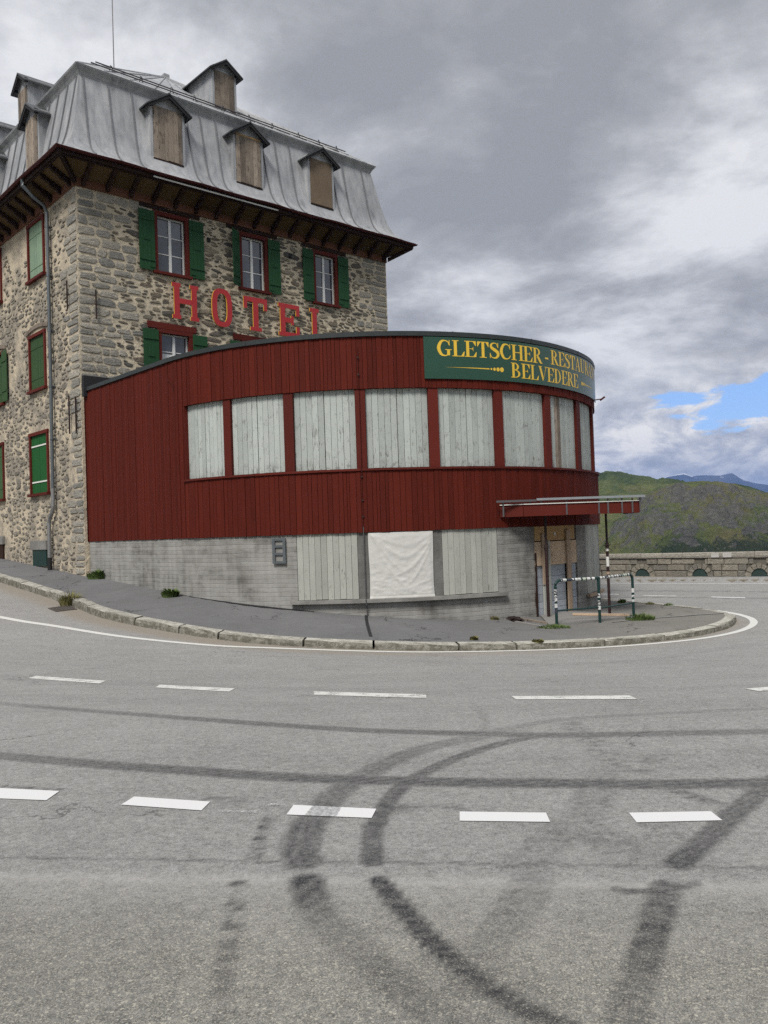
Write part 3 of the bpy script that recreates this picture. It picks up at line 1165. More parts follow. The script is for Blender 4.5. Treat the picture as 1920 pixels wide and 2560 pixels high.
# dark open joint between pavement and annex wall, and the tar line across the pavement
mb = MB()
rows = []
for dg in np.arange(-46, -10, .8):
    u = U(dg)
    wd = .03 + .11 * math.exp(-((dg + 22) / 9.0) ** 2) + .015 * math.sin(dg * 1.7)
    r = []
    for d in (.0, wd):
        p = AN(u, d + .02, 0)
        r.append((p[0], p[1], float(z_walk(p[0], p[1])) + .012))
    rows.append(r)
mb.quadgrid(rows)
mb.build('open_joint', M['black'], sidewalk)
mb = MB()
tl = [hit(x, y, z_walk) for x, y in [(915, 1538), (917, 1555), (921, 1572), (927, 1592)]]
rows = [[(p[0] + s_ * .035, p[1], float(z_walk(p[0], p[1])) + .012) for s_ in (-1, 1)] for p in smooth_path(tl, 5)]
mb.quadgrid(rows)
mb.build('tar_seam', M['black'], sidewalk)
mb = MB()
tl = [hit(x, y, z_walk) for x, y in [(1530, 1556), (1600, 1549), (1700, 1541), (1770, 1536), (1810, 1534)]]
rows = [[(p[0], p[1] + s_ * .05, float(z_walk(p[0], p[1] + s_ * .05)) + .012) for s_ in (-1, 1)] for p in smooth_path(tl, 5)]
mb.quadgrid(rows)
mb.build('concrete_edge_strip', M['smoothconc'], sidewalk)

# ================================================================== HOTEL
WALL_TOP = 13.5
hotel = empty('hotel_building', (*(C0), 0), 'old stone hotel with green shutters, red window frames and a grey metal mansard roof', 'hotel')

# window list: (kind, a0, a1, z0, z1) = outer edge of the red frame
FWIN = [(2.56, 3.85, 10.98, 13.07), (5.81, 7.05, 10.98, 13.07), (9.09, 10.31, 10.98, 13.07),
        (2.60, 3.88, 7.25, 9.17), (5.83, 7.05, 7.25, 9.17), (9.09, 10.31, 7.25, 9.17)]
LWIN = [(2.60, 4.12, 11.12, 13.16), (6.82, 8.34, 11.12, 13.16), (2.72, 4.24, 7.37, 9.36), (6.85, 8.35, 7.37, 9.36),
        (2.70, 4.40, 3.86, 6.03), (7.05, 8.65, 3.86, 6.03), (11.1, 12.6, 11.12, 13.16), (11.1, 12.6, 7.37, 9.36)]


def wall_holes(fm, a0, a1, z0, z1, holes, depth=.28, inset=.10):
    mb = MB()
    A = sorted({a0, a1, *[h[0] + inset for h in holes], *[h[1] - inset for h in holes]})
    Z = sorted({z0, z1, *[h[2] + inset for h in holes], *[h[3] - inset for h in holes]})
    A = [a for a in A if a0 <= a <= a1]
    for i in range(len(A) - 1):
        for j in range(len(Z) - 1):
            am, zm = (A[i] + A[i + 1]) / 2, (Z[j] + Z[j + 1]) / 2
            if any(h[0] + inset < am < h[1] - inset and h[2] + inset < zm < h[3] - inset for h in holes):
                continue
            mb.poly([fm(A[i], 0, Z[j]), fm(A[i + 1], 0, Z[j]), fm(A[i + 1], 0, Z[j + 1]), fm(A[i], 0, Z[j + 1])])
    for h in holes:
        x0, x1, y0, y1 = h[0] + inset, h[1] - inset, h[2] + inset, h[3] - inset
        c = [(x0, y0), (x1, y0), (x1, y1), (x0, y1)]
        for k in range(4):
            p, q = c[k], c[(k + 1) % 4]
            mb.poly([fm(p[0], 0, p[1]), fm(q[0], 0, q[1]), fm(q[0], -depth, q[1]), fm(p[0], -depth, p[1])])
    return mb


mb = wall_holes(FW, 0, FL, -.5, WALL_TOP, FWIN)
front_wall = mb.build('front_wall', M['mortar'], hotel, recalc=False)
mb = wall_holes(LW, 0, SL, -.5, WALL_TOP, LWIN)
side_wall = mb.build('side_wall', M['render'], hotel, recalc=False)
mb = MB()
mb.poly([RW(0, 0, -.5), RW(SL, 0, -.5), RW(SL, 0, WALL_TOP), RW(0, 0, WALL_TOP)])
mb.poly([LW(SL, 0, -.5), RW(SL, 0, -.5), RW(SL, 0, WALL_TOP), LW(SL, 0, WALL_TOP)])
far_wall = mb.build('far_wall', M['mortar'], hotel, recalc=False)
# dark floors and rooms behind the glass
mb = MB()
inner = lambda t, s_, z: tuple((C0 + E1 * t + E2 * s_)) + (z,)
for z in (6.9, 10.3, 13.6):
    mb.poly([inner(.35, .35, z), inner(FL - .35, .35, z), inner(FL - .35, SL - .35, z), inner(.35, SL - .35, z)])
mb.poly([inner(.9, 1.6, -.3), inner(FL - .4, 1.6, -.3), inner(FL - .4, 1.6, 13.4), inner(.9, 1.6, 13.4)])
mb.poly([inner(1.6, .4, -.3), inner(1.6, SL - .4, -.3), inner(1.6, SL - .4, 13.4), inner(1.6, .4, 13.4)])
mb.build('interior_partition', M['room'], hotel, recalc=False)


def stone_shape(w, h, blocky):
    n = random.choice((7, 8, 9)) if blocky < .8 else 8
    pts = []
    ex = 2.2 + 4.5 * blocky
    ph = random.uniform(0, .6)
    for i in range(n):
        if blocky >= .8:
            ang = [.32, .80, math.pi - .80, math.pi - .32, math.pi + .32, math.pi + .80, -.80, -.32][i] + random.uniform(-.1, .1)
        else:
            ang = 2 * math.pi * i / n + ph + random.uniform(-.22, .22)
        c, s_ = math.cos(ang), math.sin(ang)
        r = (abs(c) ** ex + abs(s_) ** ex) ** (-1 / ex) * random.uniform(.82, 1.06)
        pts.append((c * r * w / 2, s_ * r * h / 2))
    return pts


def stone_into(mb, fm, a, z, w, h, depth, blocky, tilt=0):
    pts = stone_shape(w, h, blocky)
    ct, st = math.cos(tilt), math.sin(tilt)
    pts = [(x * ct - y * st, x * st + y * ct) for x, y in pts]
    jz = [random.uniform(.55, 1.0) for _ in pts]
    ring = lambda k, o: [fm(a + x * k, o if not isinstance(o, list) else o[i], z + y * k) for i, (x, y) in enumerate(pts)]
    r0 = ring(1.0, -.01)
    r1 = ring(.985, [depth * .66 * j for j in jz])
    r2 = ring(.86, [depth * (.75 + .4 * random.random()) * j for j in jz])
    mb.quadgrid([r0, r1, r2], 0, True)
    cen = fm(a + random.uniform(-.1, .1) * w, depth * random.uniform(.8, 1.05), z + random.uniform(-.1, .1) * h)
    b = len(mb.v)
    mb.v.append(tuple(float(c) for c in cen))
    n = len(pts)
    base = b - n
    for i in range(n):
        mb.f.append((base + i, base + (i + 1) % n, b))
        mb.mi.append(0)


def lay_stones(a0, a1, z0, z1, holes, quoins, classes, keep=None):
    """large squared corner stones in courses, irregular rubble between them, biggest stones first.
    returns (a, z, w, h, blocky, quoin)"""
    out = []
    cell = .5
    grid = {}

    def cells(x0, x1, y0, y1):
        return [(i, j) for i in range(int(x0 // cell), int(x1 // cell) + 1) for j in range(int(y0 // cell), int(y1 // cell) + 1)]

    def free(a, z, w, h, g):
        x0, x1, y0, y1 = a - w / 2 - g, a + w / 2 + g, z - h / 2 - g, z + h / 2 + g
        if any(x1 > p and x0 < q_ and y1 > r and y0 < t for p, q_, r, t in holes):
            return False
        for c in cells(x0, x1, y0, y1):
            for (p, q_, r, t) in grid.get(c, ()):
                if x1 > p and x0 < q_ and y1 > r and y0 < t:
                    return False
        return True

    def put(a, z, w, h, bl, q_, shrink=1.0):
        out.append((a, z, w, h, bl, q_))
        x0, x1, y0, y1 = a - w / 2 * shrink, a + w / 2 * shrink, z - h / 2 * shrink, z + h / 2 * shrink
        for c in cells(x0, x1, y0, y1):
            grid.setdefault(c, []).append((x0, x1, y0, y1))
    for side in (0, 1):
        if quoins[side] <= 0:
            continue
        z = z0
        while z < z1 - .1:
            hq = random.uniform(.17, .34)
            reach = quoins[side] * random.uniform(.45, 1.5)
            a = 0.0
            first = True
            while a < reach:
                wq = random.uniform(.34, .95) if first else random.uniform(.25, .75)
                hh = hq * random.uniform(.84, .97)
                ac = (a0 + a + wq / 2) if side == 0 else (a1 - a - wq / 2)
                zc_ = z + hq / 2 + random.uniform(-.012, .012) * (0 if first else 1)
                if free(ac, zc_, wq * .9, hh * .9, 0):
                    put(ac, zc_, wq * random.uniform(.92, .985), hh, .82 if first else random.choice((.82, .6)), True)
                a += wq
                first = False
            z += hq
    for wmin, wmax, hmin, hmax, tries, gap in classes:
        for _ in range(tries):
            w_ = random.uniform(wmin, wmax)
            h_ = random.uniform(hmin, hmax)
            if w_ < h_ * .9:
                continue
            a, z = random.uniform(a0 + w_ / 2, a1 - w_ / 2), random.uniform(z0 + h_ / 2, z1 - h_ / 2)
            if keep and not keep(a, z):
                continue
            if free(a, z, w_, h_, gap):
                put(a, z, w_, h_, random.uniform(.25, .78), False, .93)
    return out


def emit_stones(stones, fm, parent, visible, mats, depth, limit=300):
    st = sorted(stones, key=lambda s_: (-(1 if visible(s_) else 0), -s_[2] * s_[3]))
    rest = {0: MB(), 1: MB()}
    for i, (a, z, w_, h_, bl, q) in enumerate(st):
        mb = MB() if i < limit else rest[0 if q else 1]
        stone_into(mb, fm, a, z, w_, h_, depth * (1.0 if q else random.uniform(.6, 1.2)), bl, random.uniform(-.02, .02) if q else random.uniform(-.16, .16))
        if i < limit:
            mb.build('stone', mats[0] if q else mats[1], parent, recalc=False)
    allm = MB()
    for k in (0, 1):
        b = len(allm.v)
        allm.v += rest[k].v
        allm.f += [tuple(i + b for i in f) for f in rest[k].f]
        allm.mi += [k] * len(rest[k].f)
    if allm.f:
        allm.build('small_stones', mats, parent, recalc=False, kind='stuff')


pad = .0
fh = [(x0 - .02, x1 + .02, y0 - .04, y1 + .10) for x0, x1, y0, y1 in FWIN]
fstones = lay_stones(0, FL, 6.75, 13.22, fh, (1.35, .85), [(.42, .85, .13, .24, 260, .012), (.26, .56, .08, .17, 2200, .010), (.16, .36, .05, .10, 7000, .008), (.08, .20, .03, .07, 8000, .006)])
emit_stones(fstones, FW, front_wall, lambda s_: s_[1] > 7.6 or s_[0] < 3, [M['quoin'], M['rubble']], .030)
lh = [(x0 - .06, x1 + .06, y0 - .08, y1 + .2) for x0, x1, y0, y1 in LWIN] + [(2.8, 4.5, 1.2, 2.5), (7.1, 8.8, 1.2, 2.6)]
lkeep = lambda a, z: (z < 10.9 or random.random() < .25) and fbm(np.array([a * .55]), np.array([z * .45]), 3, 4)[0] > (.40 if z < 10.9 else .5)
lstones = lay_stones(0, 12.5, 1.0, 13.2, lh, (.55, 0), [(.28, .56, .12, .22, 700, .014), (.16, .36, .07, .14, 5000, .012), (.09, .22, .04, .09, 9000, .010)], lkeep)
emit_stones(lstones, LW, side_wall, lambda s_: s_[0] < 9, [M['quoin'], M['rubble_l']], .035)

# beam holes and iron wall anchors
mb = MB()
for a, z in [(4.62, 12.5), (8.05, 12.6)]:
    mb.box(FW, a - .06, a + .06, -.02, .062, z - .07, z + .07)
mb.build('putlog_hole', M['black'], front_wall)


def anchor(fm, a, z0, z1, parent):
    mb = MB()
    mb.box(fm, a - .018, a + .018, .06, .10, z0, z1)
    mb.box(fm, a - .05, a + .05, .055, .095, (z0 + z1) / 2 - .015, (z0 + z1) / 2 + .015)
    mb.build('iron_anchor', M['rust'], parent)


anchor(FW, .52, 9.17, 10.08, front_wall)
anchor(LW, .68, 9.56, 10.45, side_wall)
anchor(LW, .76, 5.65, 6.85, side_wall)
anchor(LW, .24, 5.6, 6.75, side_wall)


def window(fm, a0, a1, z0, z1, parent, shutters='open', lintel=True, smat='green', curtain=False, fw=.13, ajar=0.0, label=None):
    """frame with sash, panes, sill, lintel and shutters; a0..a1, z0..z1 outer edge of the frame"""
    mb = MB()
    o0, o1 = -.06, .055
    mb.box(fm, a0, a0 + fw, o0, o1, z0 + .09, z1 - fw)
    mb.box(fm, a1 - fw, a1, o0, o1, z0 + .09, z1 - fw)
    mb.box(fm, a0 - .02, a1 + .02, o0, o1 + .01, z1 - fw, z1)
    wn = mb.build('window', M['redframe'], parent, label=label)
    mb = MB()
    mb.box(fm, a0 - .05, a1 + .05, -.1, .13, z0, z0 + .088)
    mb.build('sill', M['redframe'], wn)
    if lintel:
        mb = MB()
        pts = [(a0 - .48 + random.uniform(-.05, .05), z1 + .04), (a1 + .42, z1 + .03), (a1 + .44, z1 + .17), ((a0 + a1) / 2, z1 + .15 + random.uniform(-.03, .04)), (a0 - .45, z1 + .20)]
        mb.prism(fm, pts, -.02, .05)
        mb.build('lintel', M['darkwood'], wn)
    x0, x1, y0, y1 = a0 + fw, a1 - fw, z0 + .09, z1 - fw
    if shutters in ('open',):
        # white casements, two leaves of three panes
        mid = (x0 + x1) / 2
        s0 = MB()
        so, si = -.10, -.15
        bw = .05
        s0.box(fm, x0, x0 + bw, si, so, y0, y1)
        s0.box(fm, x1 - bw, x1, si, so, y0, y1)
        s0.box(fm, x0 + bw, x1 - bw, si, so, y1 - bw, y1)
        s0.box(fm, x0 + bw, x1 - bw, si, so, y0, y0 + bw)
        s0.box(fm, mid - .045, mid + .045, si, so + .012, y0 + bw, y1 - bw)
        hgt = (y1 - y0 - 2 * bw)
        for k in (1, 2):
            zz = y0 + bw + hgt * k / 3
            s0.box(fm, x0 + bw, mid - .045, si + .005, so - .008, zz - .014, zz + .014)
            s0.box(fm, mid + .045, x1 - bw, si + .005, so - .008, zz - .014, zz + .014)
        s0.build('sash', M['sashwhite'], wn)
        for h_ in (0, 1):
            xa, xb = (x0 + bw, mid - .045) if h_ == 0 else (mid + .045, x1 - bw)
            for k in range(3):
                za, zb = y0 + bw + hgt * k / 3 + (.014 if k else 0), y0 + bw + hgt * (k + 1) / 3 - (.014 if k < 2 else 0)
                p = MB()
                tl_ = random.uniform(-.006, .006)
                p.poly([fm(xa, -.128 + tl_, za), fm(xb, -.128 - tl_, za), fm(xb, -.128 - tl_, zb), fm(xa, -.128 + tl_, zb)])
                p.build('pane', M['glass'], wn, recalc=False)
        if curtain:
            p = MB()
            rows = []
            for i in range(25):
                a = x0 + bw + (x1 - x0 - 2 * bw) * i / 24
                rows.append([fm(a, -.118 + .006 * math.sin(i * 2.1), y0 + bw), fm(a, -.118 + .006 * math.sin(i * 2.1), y0 + bw + hgt * .62)])
            p.quadgrid(rows)
            p.build('curtain', M['curtain'], wn)
        sw = (x1 - x0) / 2 + .035
        for side in (0, 1):
            mb = MB()
            aj = ajar if side == 0 else 0
            ca, sa = math.cos(aj), math.sin(aj)
            hinge = a0 + .01 if side == 0 else a1 - .01
            sgn = -1 if side == 0 else 1

            def hm(x, o, z, hinge=hinge, sgn=sgn, ca=ca, sa=sa):
                return fm(hinge + sgn * (x * ca - o * sa * 0), .062 + o + x * sa, z)
            zb, zt = y0 - .02, y1 + .07
            for b in range(4):
                mb.box(hm, sw * b / 4 + .0025, sw * (b + 1) / 4 - .0025, 0, .03, zb, zt)
            for z_ in (zb + .30, zt - .34):
                mb.box(hm, .012, sw - .012, .0305, .055, z_, z_ + .065)
            mb.box(hm, sw * .3, sw * .72, .0305, .05, (zb + zt) / 2 - .012, (zb + zt) / 2 + .012)
            mb.box(hm, sw * .04, sw * .35, .0305, .05, zb + .09, zb + .115)
            mb.build('shutter', M[smat], wn)
    elif shutters == 'closed':
        n = 5
        for side in (0, 1):
            mb = MB()
            xa, xb = (x0, (x0 + x1) / 2 - .008) if side == 0 else ((x0 + x1) / 2 + .008, x1)
            for b in range(3):
                mb.box(fm, xa + (xb - xa) * b / 3 + .003, xa + (xb - xa) * (b + 1) / 3 - .003, -.03, .0 + random.uniform(-.002, .002), y0, y1)
            for z_ in (y0 + .35, y1 - .4):
                mb.box(fm, xa + .02, xb - .02, .0025, .012, z_, z_ + .028)
            sh = mb.build('shutter', M[smat], wn)
        if smat == 'green_bright':
            for z_ in (y0 + .36, y1 - .39):
                mb = MB()
                mb.box(fm, x0 + .02, x1 - .04, .0125, .02, z_, z_ + .05)
                mb.build('painted_strap', M['stripwhite'], wn)
    return wn


for i, (a0, a1, z0, z1) in enumerate(FWIN):
    window(FW, a0, a1, z0, z1, front_wall.parent, 'open', lintel=i < 3, curtain=i >= 3, ajar=.55 if i == 1 else (.05 if i == 2 else 0))
    if i >= 3:
        mb = MB()
        mb.prism(FW, [(a0 - .34, z1 + .002), (a1 + .13, z1 + .002), (a1 + .15, z1 + .19), (a0 - .36, z1 + .21)], -.02, .07)
        mb.build('lintel_board', M['redframe'], hotel)
for i, (a0, a1, z0, z1) in enumerate(LWIN):
    sm = ['green_old', 'green_old', 'green_mid', 'green_mid', 'green_bright', 'green_mid', 'green_old', 'green_mid'][i]
    window(LW, a0, a1, z0, z1, hotel, 'closed', lintel=False, smat=sm, fw=.11)
    if i == 3:
        mb = MB()
        for b in range(3):
            mb.box(LW, a0 - .52 + b * .17, a0 - .355 + b * .17, .07, .10, z0 + .1, z1 - .05)
        for z_ in (z0 + .45, z1 - .45):
            mb.box(LW, a0 - .50, a0 - .02, .1005, .125, z_, z_ + .06)
        mb.build('shutter', M['green_mid'], hotel, label='open green shutter beside the second side window')
    if i in (2, 3):
        # arched stone head above
        mb = MB()
        n = 9
        xa, xb = a0 - .25, a1 + .25
        low_ = [(xa + (xb - xa) * k / n, z1 + .04 + .12 * math.sin(math.pi * k / n)) for k in range(n + 1)]
        up_ = [(x, z + .13) for x, z in low_][::-1]
        mb.prism(LW, low_ + up_, -.02, .05)
        mb.build('window_arch', M['rawwood'], hotel)

# basement vents at the foot of the side wall
for s0, zb, lid in [(2.95, 1.50, True), (7.2, 1.72, False)]:
    mb = MB()
    mb.box(LW, s0, s0 + 1.45, -.02, .10, zb + .55, zb + .85)
    mb.build('stone_vent_sill', M['smoothconc'], hotel)
    mb = MB()
    mb.box(LW, s0 + .08, s0 + 1.3, .0, .07, zb, zb + .54)
    mb.build('vent_cover', M['greenrail'] if lid else M['darkwood'], hotel)

# ------------------------------------------------------------------ eaves
eaves = MB()
eaves.box(FW, 0.0, FL, .012, .075, 13.24, 13.50, 1)
eaves.box(LW, 0.0, SL, .012, .075, 13.24, 13.50, 1)
eaves = eaves.build('eaves', M['frieze'], hotel)


def soffit_z(o):
    return 13.44 + .42 * o / .80


for fm, Lw, nb in ((FW, FL, 17), (LW, SL, 25)):
    st = (Lw - .4) / (nb - 1)
    for k in range(nb):
        a = .2 + k * st
        mb = MB()
        pts = [(.076, 13.26), (.16, 13.27), (.22, 13.36), (.40, 13.44), (.46, 13.53), (.66, 13.62), (.74, 13.74), (.74, 13.80), (.60, soffit_z(.60) - .015), (.076, 13.46)]
        b = len(mb.v)
        P = lambda o, z, da: fm(a + da, o, z)
        A = [P(o, z, -.055) for o, z in pts]
        B = [P(o, z, .055) for o, z in pts]
        mb.poly(A)
        mb.poly(B[::-1])
        mb.quadgrid([A, B], 0, True)
        mb.build('rafter_bracket', M['darkwood'], eaves)
        if k < nb - 1:
            mb = MB()
            lo_, hi_ = a + .0, a + st
            mb.box(lambda x, o, z: fm(x, o, soffit_z(o) + z), lo_ + .003, hi_ - .003, .078, .80, 0, .022)
            mb.build('soffit_board', M['soffit'], eaves)
for fm, Lw, s_ in ((FW, FL, 0), (LW, SL, 0)):
    mb = MB()
    # upper and lower fascia, mitred at the corners
    for o0, o1, z0, z1 in ((.78, .82, 13.78, 13.95), (.72, .775, 13.74, 13.86)):
        rows = []
        n = 12
        for i in range(n + 1):
            def pt(o, z):
                a = -o + (Lw + 2 * o) * i / n
                return fm(a, o, z)
            rows.append([pt(o0, z0), pt(o1, z0), pt(o1, z1), pt(o0, z1)])
        mb.quadgrid(rows, 0, True)
        mb.poly(rows[0][::-1])
        mb.poly(rows[-1])
    mb.build('fascia_board', M['darkwood'], eaves)
# corner soffit pieces
for fm, sg in ((FW, -1), (FW, 1)):
    mb = MB()
    for k in range(1):
        if sg < 0:
            q = [(0.2, .078), (.2, .80), (-.80, .80), (-.078, .078)]
            mb.poly([FW(t, o, soffit_z(o)) for t, o in q])
            q = [(0.2, .078), (.2, .80), (-.80, .80), (-.078, .078)]
            mb.poly([LW(t, o, soffit_z(o)) for t, o in q])
        else:
            q = [(FL - .2, .078), (FL - .2, .80), (FL + .80, .80), (FL + .078, .078)]
            mb.poly([FW(t, o, soffit_z(o)) for t, o in q])
            q = [(0.0, .05), (SL, .05), (SL, .80), (-.80, .80)]
            mb.poly([RW(t, o, soffit_z(o)) for t, o in q])
    mb.build('soffit_board', M['soffit'], eaves)
# peeling strip of loose sheet under the gutter
mb = MB()
mb.box(FW, 2.2, 7.0, .825, .845, 13.80, 13.845, 8)
mb.build('loose_flashing_strip', M['stripwhite'], eaves)
# hip corner rafters
for t0, sg in ((0, -1), (FL, 1)):
    mb = MB()
    rows = []
    for k, zz in ((.06, 13.30), (.8, 13.76)):
        p = C0 + E1 * (t0 + sg * k) - E2 * k
        n_ = norm2(E1 * sg + E2) * .06
        rows.append([(p[0] + n_[0], p[1] + n_[1], zz), (p[0] - n_[0], p[1] - n_[1], zz), (p[0] - n_[0], p[1] - n_[1], zz + .14), (p[0] + n_[0], p[1] + n_[1], zz + .14)])
    mb.quadgrid(rows, 0, True)
    mb.poly(rows[0])
    mb.poly(rows[1])
    mb.build('corner_rafter', M['darkwood'], eaves)

# gutter: half-round channel following the eaves
def gutter_ring(k, zc, r):
    return [(k + r * math.cos(rad(t)), zc + r * math.sin(rad(t))) for t in range(180, 361, 20)]


gut = MB()
for (pa, pb) in (((-.0, 0), 0), ((0, 1), 0)):
    pass
def base_pt(side, a, k):
    """k metres inside the wall line; side 0 front, 1 street side, 2 far end"""
    if side == 0:
        return C0 + E1 * (k + (FL - 2 * k) * a) + E2 * k
    if side == 1:
        return C0 + E2 * (k + (SL - 2 * k) * a) + E1 * k
    return C0 + E1 * (FL - k) + E2 * (k + (SL - 2 * k) * a)


for side in (1, 0, 2):
    rows = []
    nseg = 30
    for i in range(nseg + 1):
        r = []
        sag = .018 * math.sin(i * 1.1) + (.03 * math.exp(-((i / nseg - .62) / .05) ** 2) if side == 0 else 0)
        for kk, zz in gutter_ring(-.885, 13.965, .066):
            p = base_pt(side, i / nseg, kk)
            r.append((p[0], p[1], zz - sag))
        for kk, zz in gutter_ring(-.885, 13.965, .058)[::-1]:
            p = base_pt(side, i / nseg, kk)
            r.append((p[0], p[1], zz - sag))
        rows.append(r)
    gut.quadgrid(rows, 0, True)
gut.build('gutter', M['gutter'], hotel, smooth=False)

# ------------------------------------------------------------------ roof
PROF = [(-.90, 13.985), (-.74, 14.05), (-.58, 14.15), (-.42, 14.28), (-.28, 14.45), (-.17, 14.65), (-.08, 14.90), (0.0, 15.2), (.065, 15.5), (.13, 15.85), (.20, 16.2), (.275, 16.6), (.345, 16.95)]
mb = MB()
# cornice band above the mansard, flaring outwards, and its top edge
for side in (0, 1, 2):
    rows = []
    for k, z in ((.36, 16.95), (.35, 17.0), (.30, 17.10), (.20, 17.22), (.18, 17.27), (.22, 17.30), (.30, 17.33)):
        rows.append([(*base_pt(side, a, k), z) for a in np.linspace(0, 1, 9)])
    mb.quadgrid(rows)
roof = mb.build('roof', M['zinc'], hotel, recalc=False, smooth=False)


def prof_z(k):
    return float(np.interp(k, [p[0] for p in PROF], [p[1] for p in PROF]))


def prof_k(z):
    return float(np.interp(z, [p[1] for p in PROF], [p[0] for p in PROF]))


def roof_panels(side, seams, Lw):
    """seams: positions along the wall at the bottom and at the top; one sheet between each pair"""
    fmk = {0: lambda a, k, z: (*(C0 + E1 * a + E2 * k), z), 1: lambda a, k, z: (*(C0 + E2 * a + E1 * k), z),
           2: lambda a, k, z: (*(C0 + E1 * (FL - k) + E2 * a), z)}[side]
    for i in range(len(seams) - 1):
        mb = MB()
        rows = []
        for j, (k, z) in enumerate(PROF):
            f = j / (len(PROF) - 1)

            def pos(sm):
                if sm == 'L':
                    return k
                if sm == 'R':
                    return Lw - k
                b, t = sm
                return max(min(b + (t - b) * f, Lw - k - .0), k)
            A, B = pos(seams[i]), pos(seams[i + 1])
            r = []
            for m in range(5):
                a = A + (B - A) * m / 4
                wob = .012 * math.sin(m * 1.7 + j * .9 + i * 2.3) if 0 < m < 4 and 0 < j < len(PROF) - 1 else 0
                r.append(fmk(a, k - wob, z))
            rows.append(r)
        mb.quadgrid(rows)
        mb.build('zinc_sheet', M['zinc'], roof, smooth=True, recalc=False)
        if i:
            mb = MB()
            rows = []
            for j, (k, z) in enumerate(PROF[1:]):
                f = (j + 1) / (len(PROF) - 1)
                b, t = seams[i]
                a = max(min(b + (t - b) * f, Lw - k), k)
                rows.append([fmk(a - .018, k + .005, z), fmk(a - .014, k - .045, z + .01), fmk(a + .014, k - .045, z + .01), fmk(a + .018, k + .005, z)])
            mb.quadgrid(rows)
            mb.build('standing_seam', M['seam'], roof, recalc=True)


sf = [(.35, .46), (1.25, 1.28), (2.0, 2.08), (4.12, 4.05), (4.62, 4.60), (5.15, 5.22), (7.2, 7.15), (7.75, 7.72), (8.35, 8.40), (10.45, 10.4), (11.05, 10.98), (12.1, 12.0)]
roof_panels(0, ['L'] + sf + ['R'], FL)
sl = [(.45, .45)] + [(1.15 + .78 * k, 1.15 + .78 * k) for k in range(22)]
roof_panels(1, ['L'] + sl + ['R'], SL)
roof_panels(2, ['L'] + [(2 + k * 1.5, 2 + k * 1.5) for k in range(11)] + ['R'], SL)
# upper hipped roof
mb = MB()
KZ = .70
pk = 6.05
apex = 17.33 + KZ * (pk - .3)
q = lambda t, s_, z: (*(C0 + E1 * t + E2 * s_), z)
a_, b_, c_, d_ = q(.3, .3, 17.33), q(FL - .3, .3, 17.33), q(FL - .3, SL - .3, 17.33), q(.3, SL - .3, 17.33)
r1, r2 = q(FL / 2, pk, apex), q(FL / 2, SL - pk, apex)


def slope_sheets(p0, p1, t0, t1, n, parent):
    p0, p1, t0, t1 = map(Vector, (p0, p1, t0, t1))
    for i in range(n):
        mb = MB()
        f0, f1 = i / n, (i + 1) / n
        A, B = p0.lerp(p1, f0), p0.lerp(p1, f1)
        D, C_ = t0.lerp(t1, f0), t0.lerp(t1, f1)
        mb.poly([A, B, C_, D] if (C_ - D).length > .01 else [A, B, D])
        if i:
            up = Vector((0, 0, .04))
            s_ = (B - A).normalized() * .015
            mb.quadgrid([[A - s_, A - s_ + up, A + s_ + up, A + s_], [D - s_, D - s_ + up, D + s_ + up, D + s_]])
        mb.build('roof_sheet', M['zinc'], parent, recalc=False)


slope_sheets(a_, b_, r1, r1, 14, roof)
slope_sheets(d_, a_, r2, r1, 18, roof)
slope_sheets(b_, c_, r1, r2, 18, roof)
slope_sheets(c_, d_, r2, r2, 10, roof)
mb = MB()
mb.tube([a_, r1, b_], .035, 6)
mb.tube([r1, r2], .04, 6)
mb.box(lambda a, o, z: q(FL / 2 + a, pk + o, apex + z), -.12, .12, -.12, .12, -.06, .10)
mb.build('ridge_cap', M['zinc'], roof)

# snow guard rails on the roof edge
guard = MB()
kz = .80
gz = 17.33 + KZ * (kz - .3)
guard.tube([q(.95, kz, gz + .09), q(11.78, kz, gz + .02)], .022, 6)
guard.tube([q(1.15, kz + .1, gz + .22), q(11.70, kz + .1, gz + .18)], .022, 6)
guard = guard.build('snow_guard', M['guard'], hotel)
for t in (1.66, 2.72, 3.86, 4.75, 5.9, 7.03, 8.07, 9.3, 10.3, 11.2):
    mb = MB()
    mb.tube([q(t - .10, kz, gz - .06), q(t - .02, kz + .06, gz + .25), q(t + .06, kz + .12, gz + .27), q(t + .10, kz + .1, gz - .02)], .017, 5)
    mb.box(lambda a, o, z: q(t + a, kz + o, gz + z), -.12, .12, -.03, .03, -.06, -.03)
    mb.build('guard_bracket', M['guard'], guard)
mb = MB()
mb.tube([q(1.78, .9, 17.6), q(1.79, .9, 22.8)], [.018, .014], 6)
mb.build('antenna_rod', M['guard'], hotel)


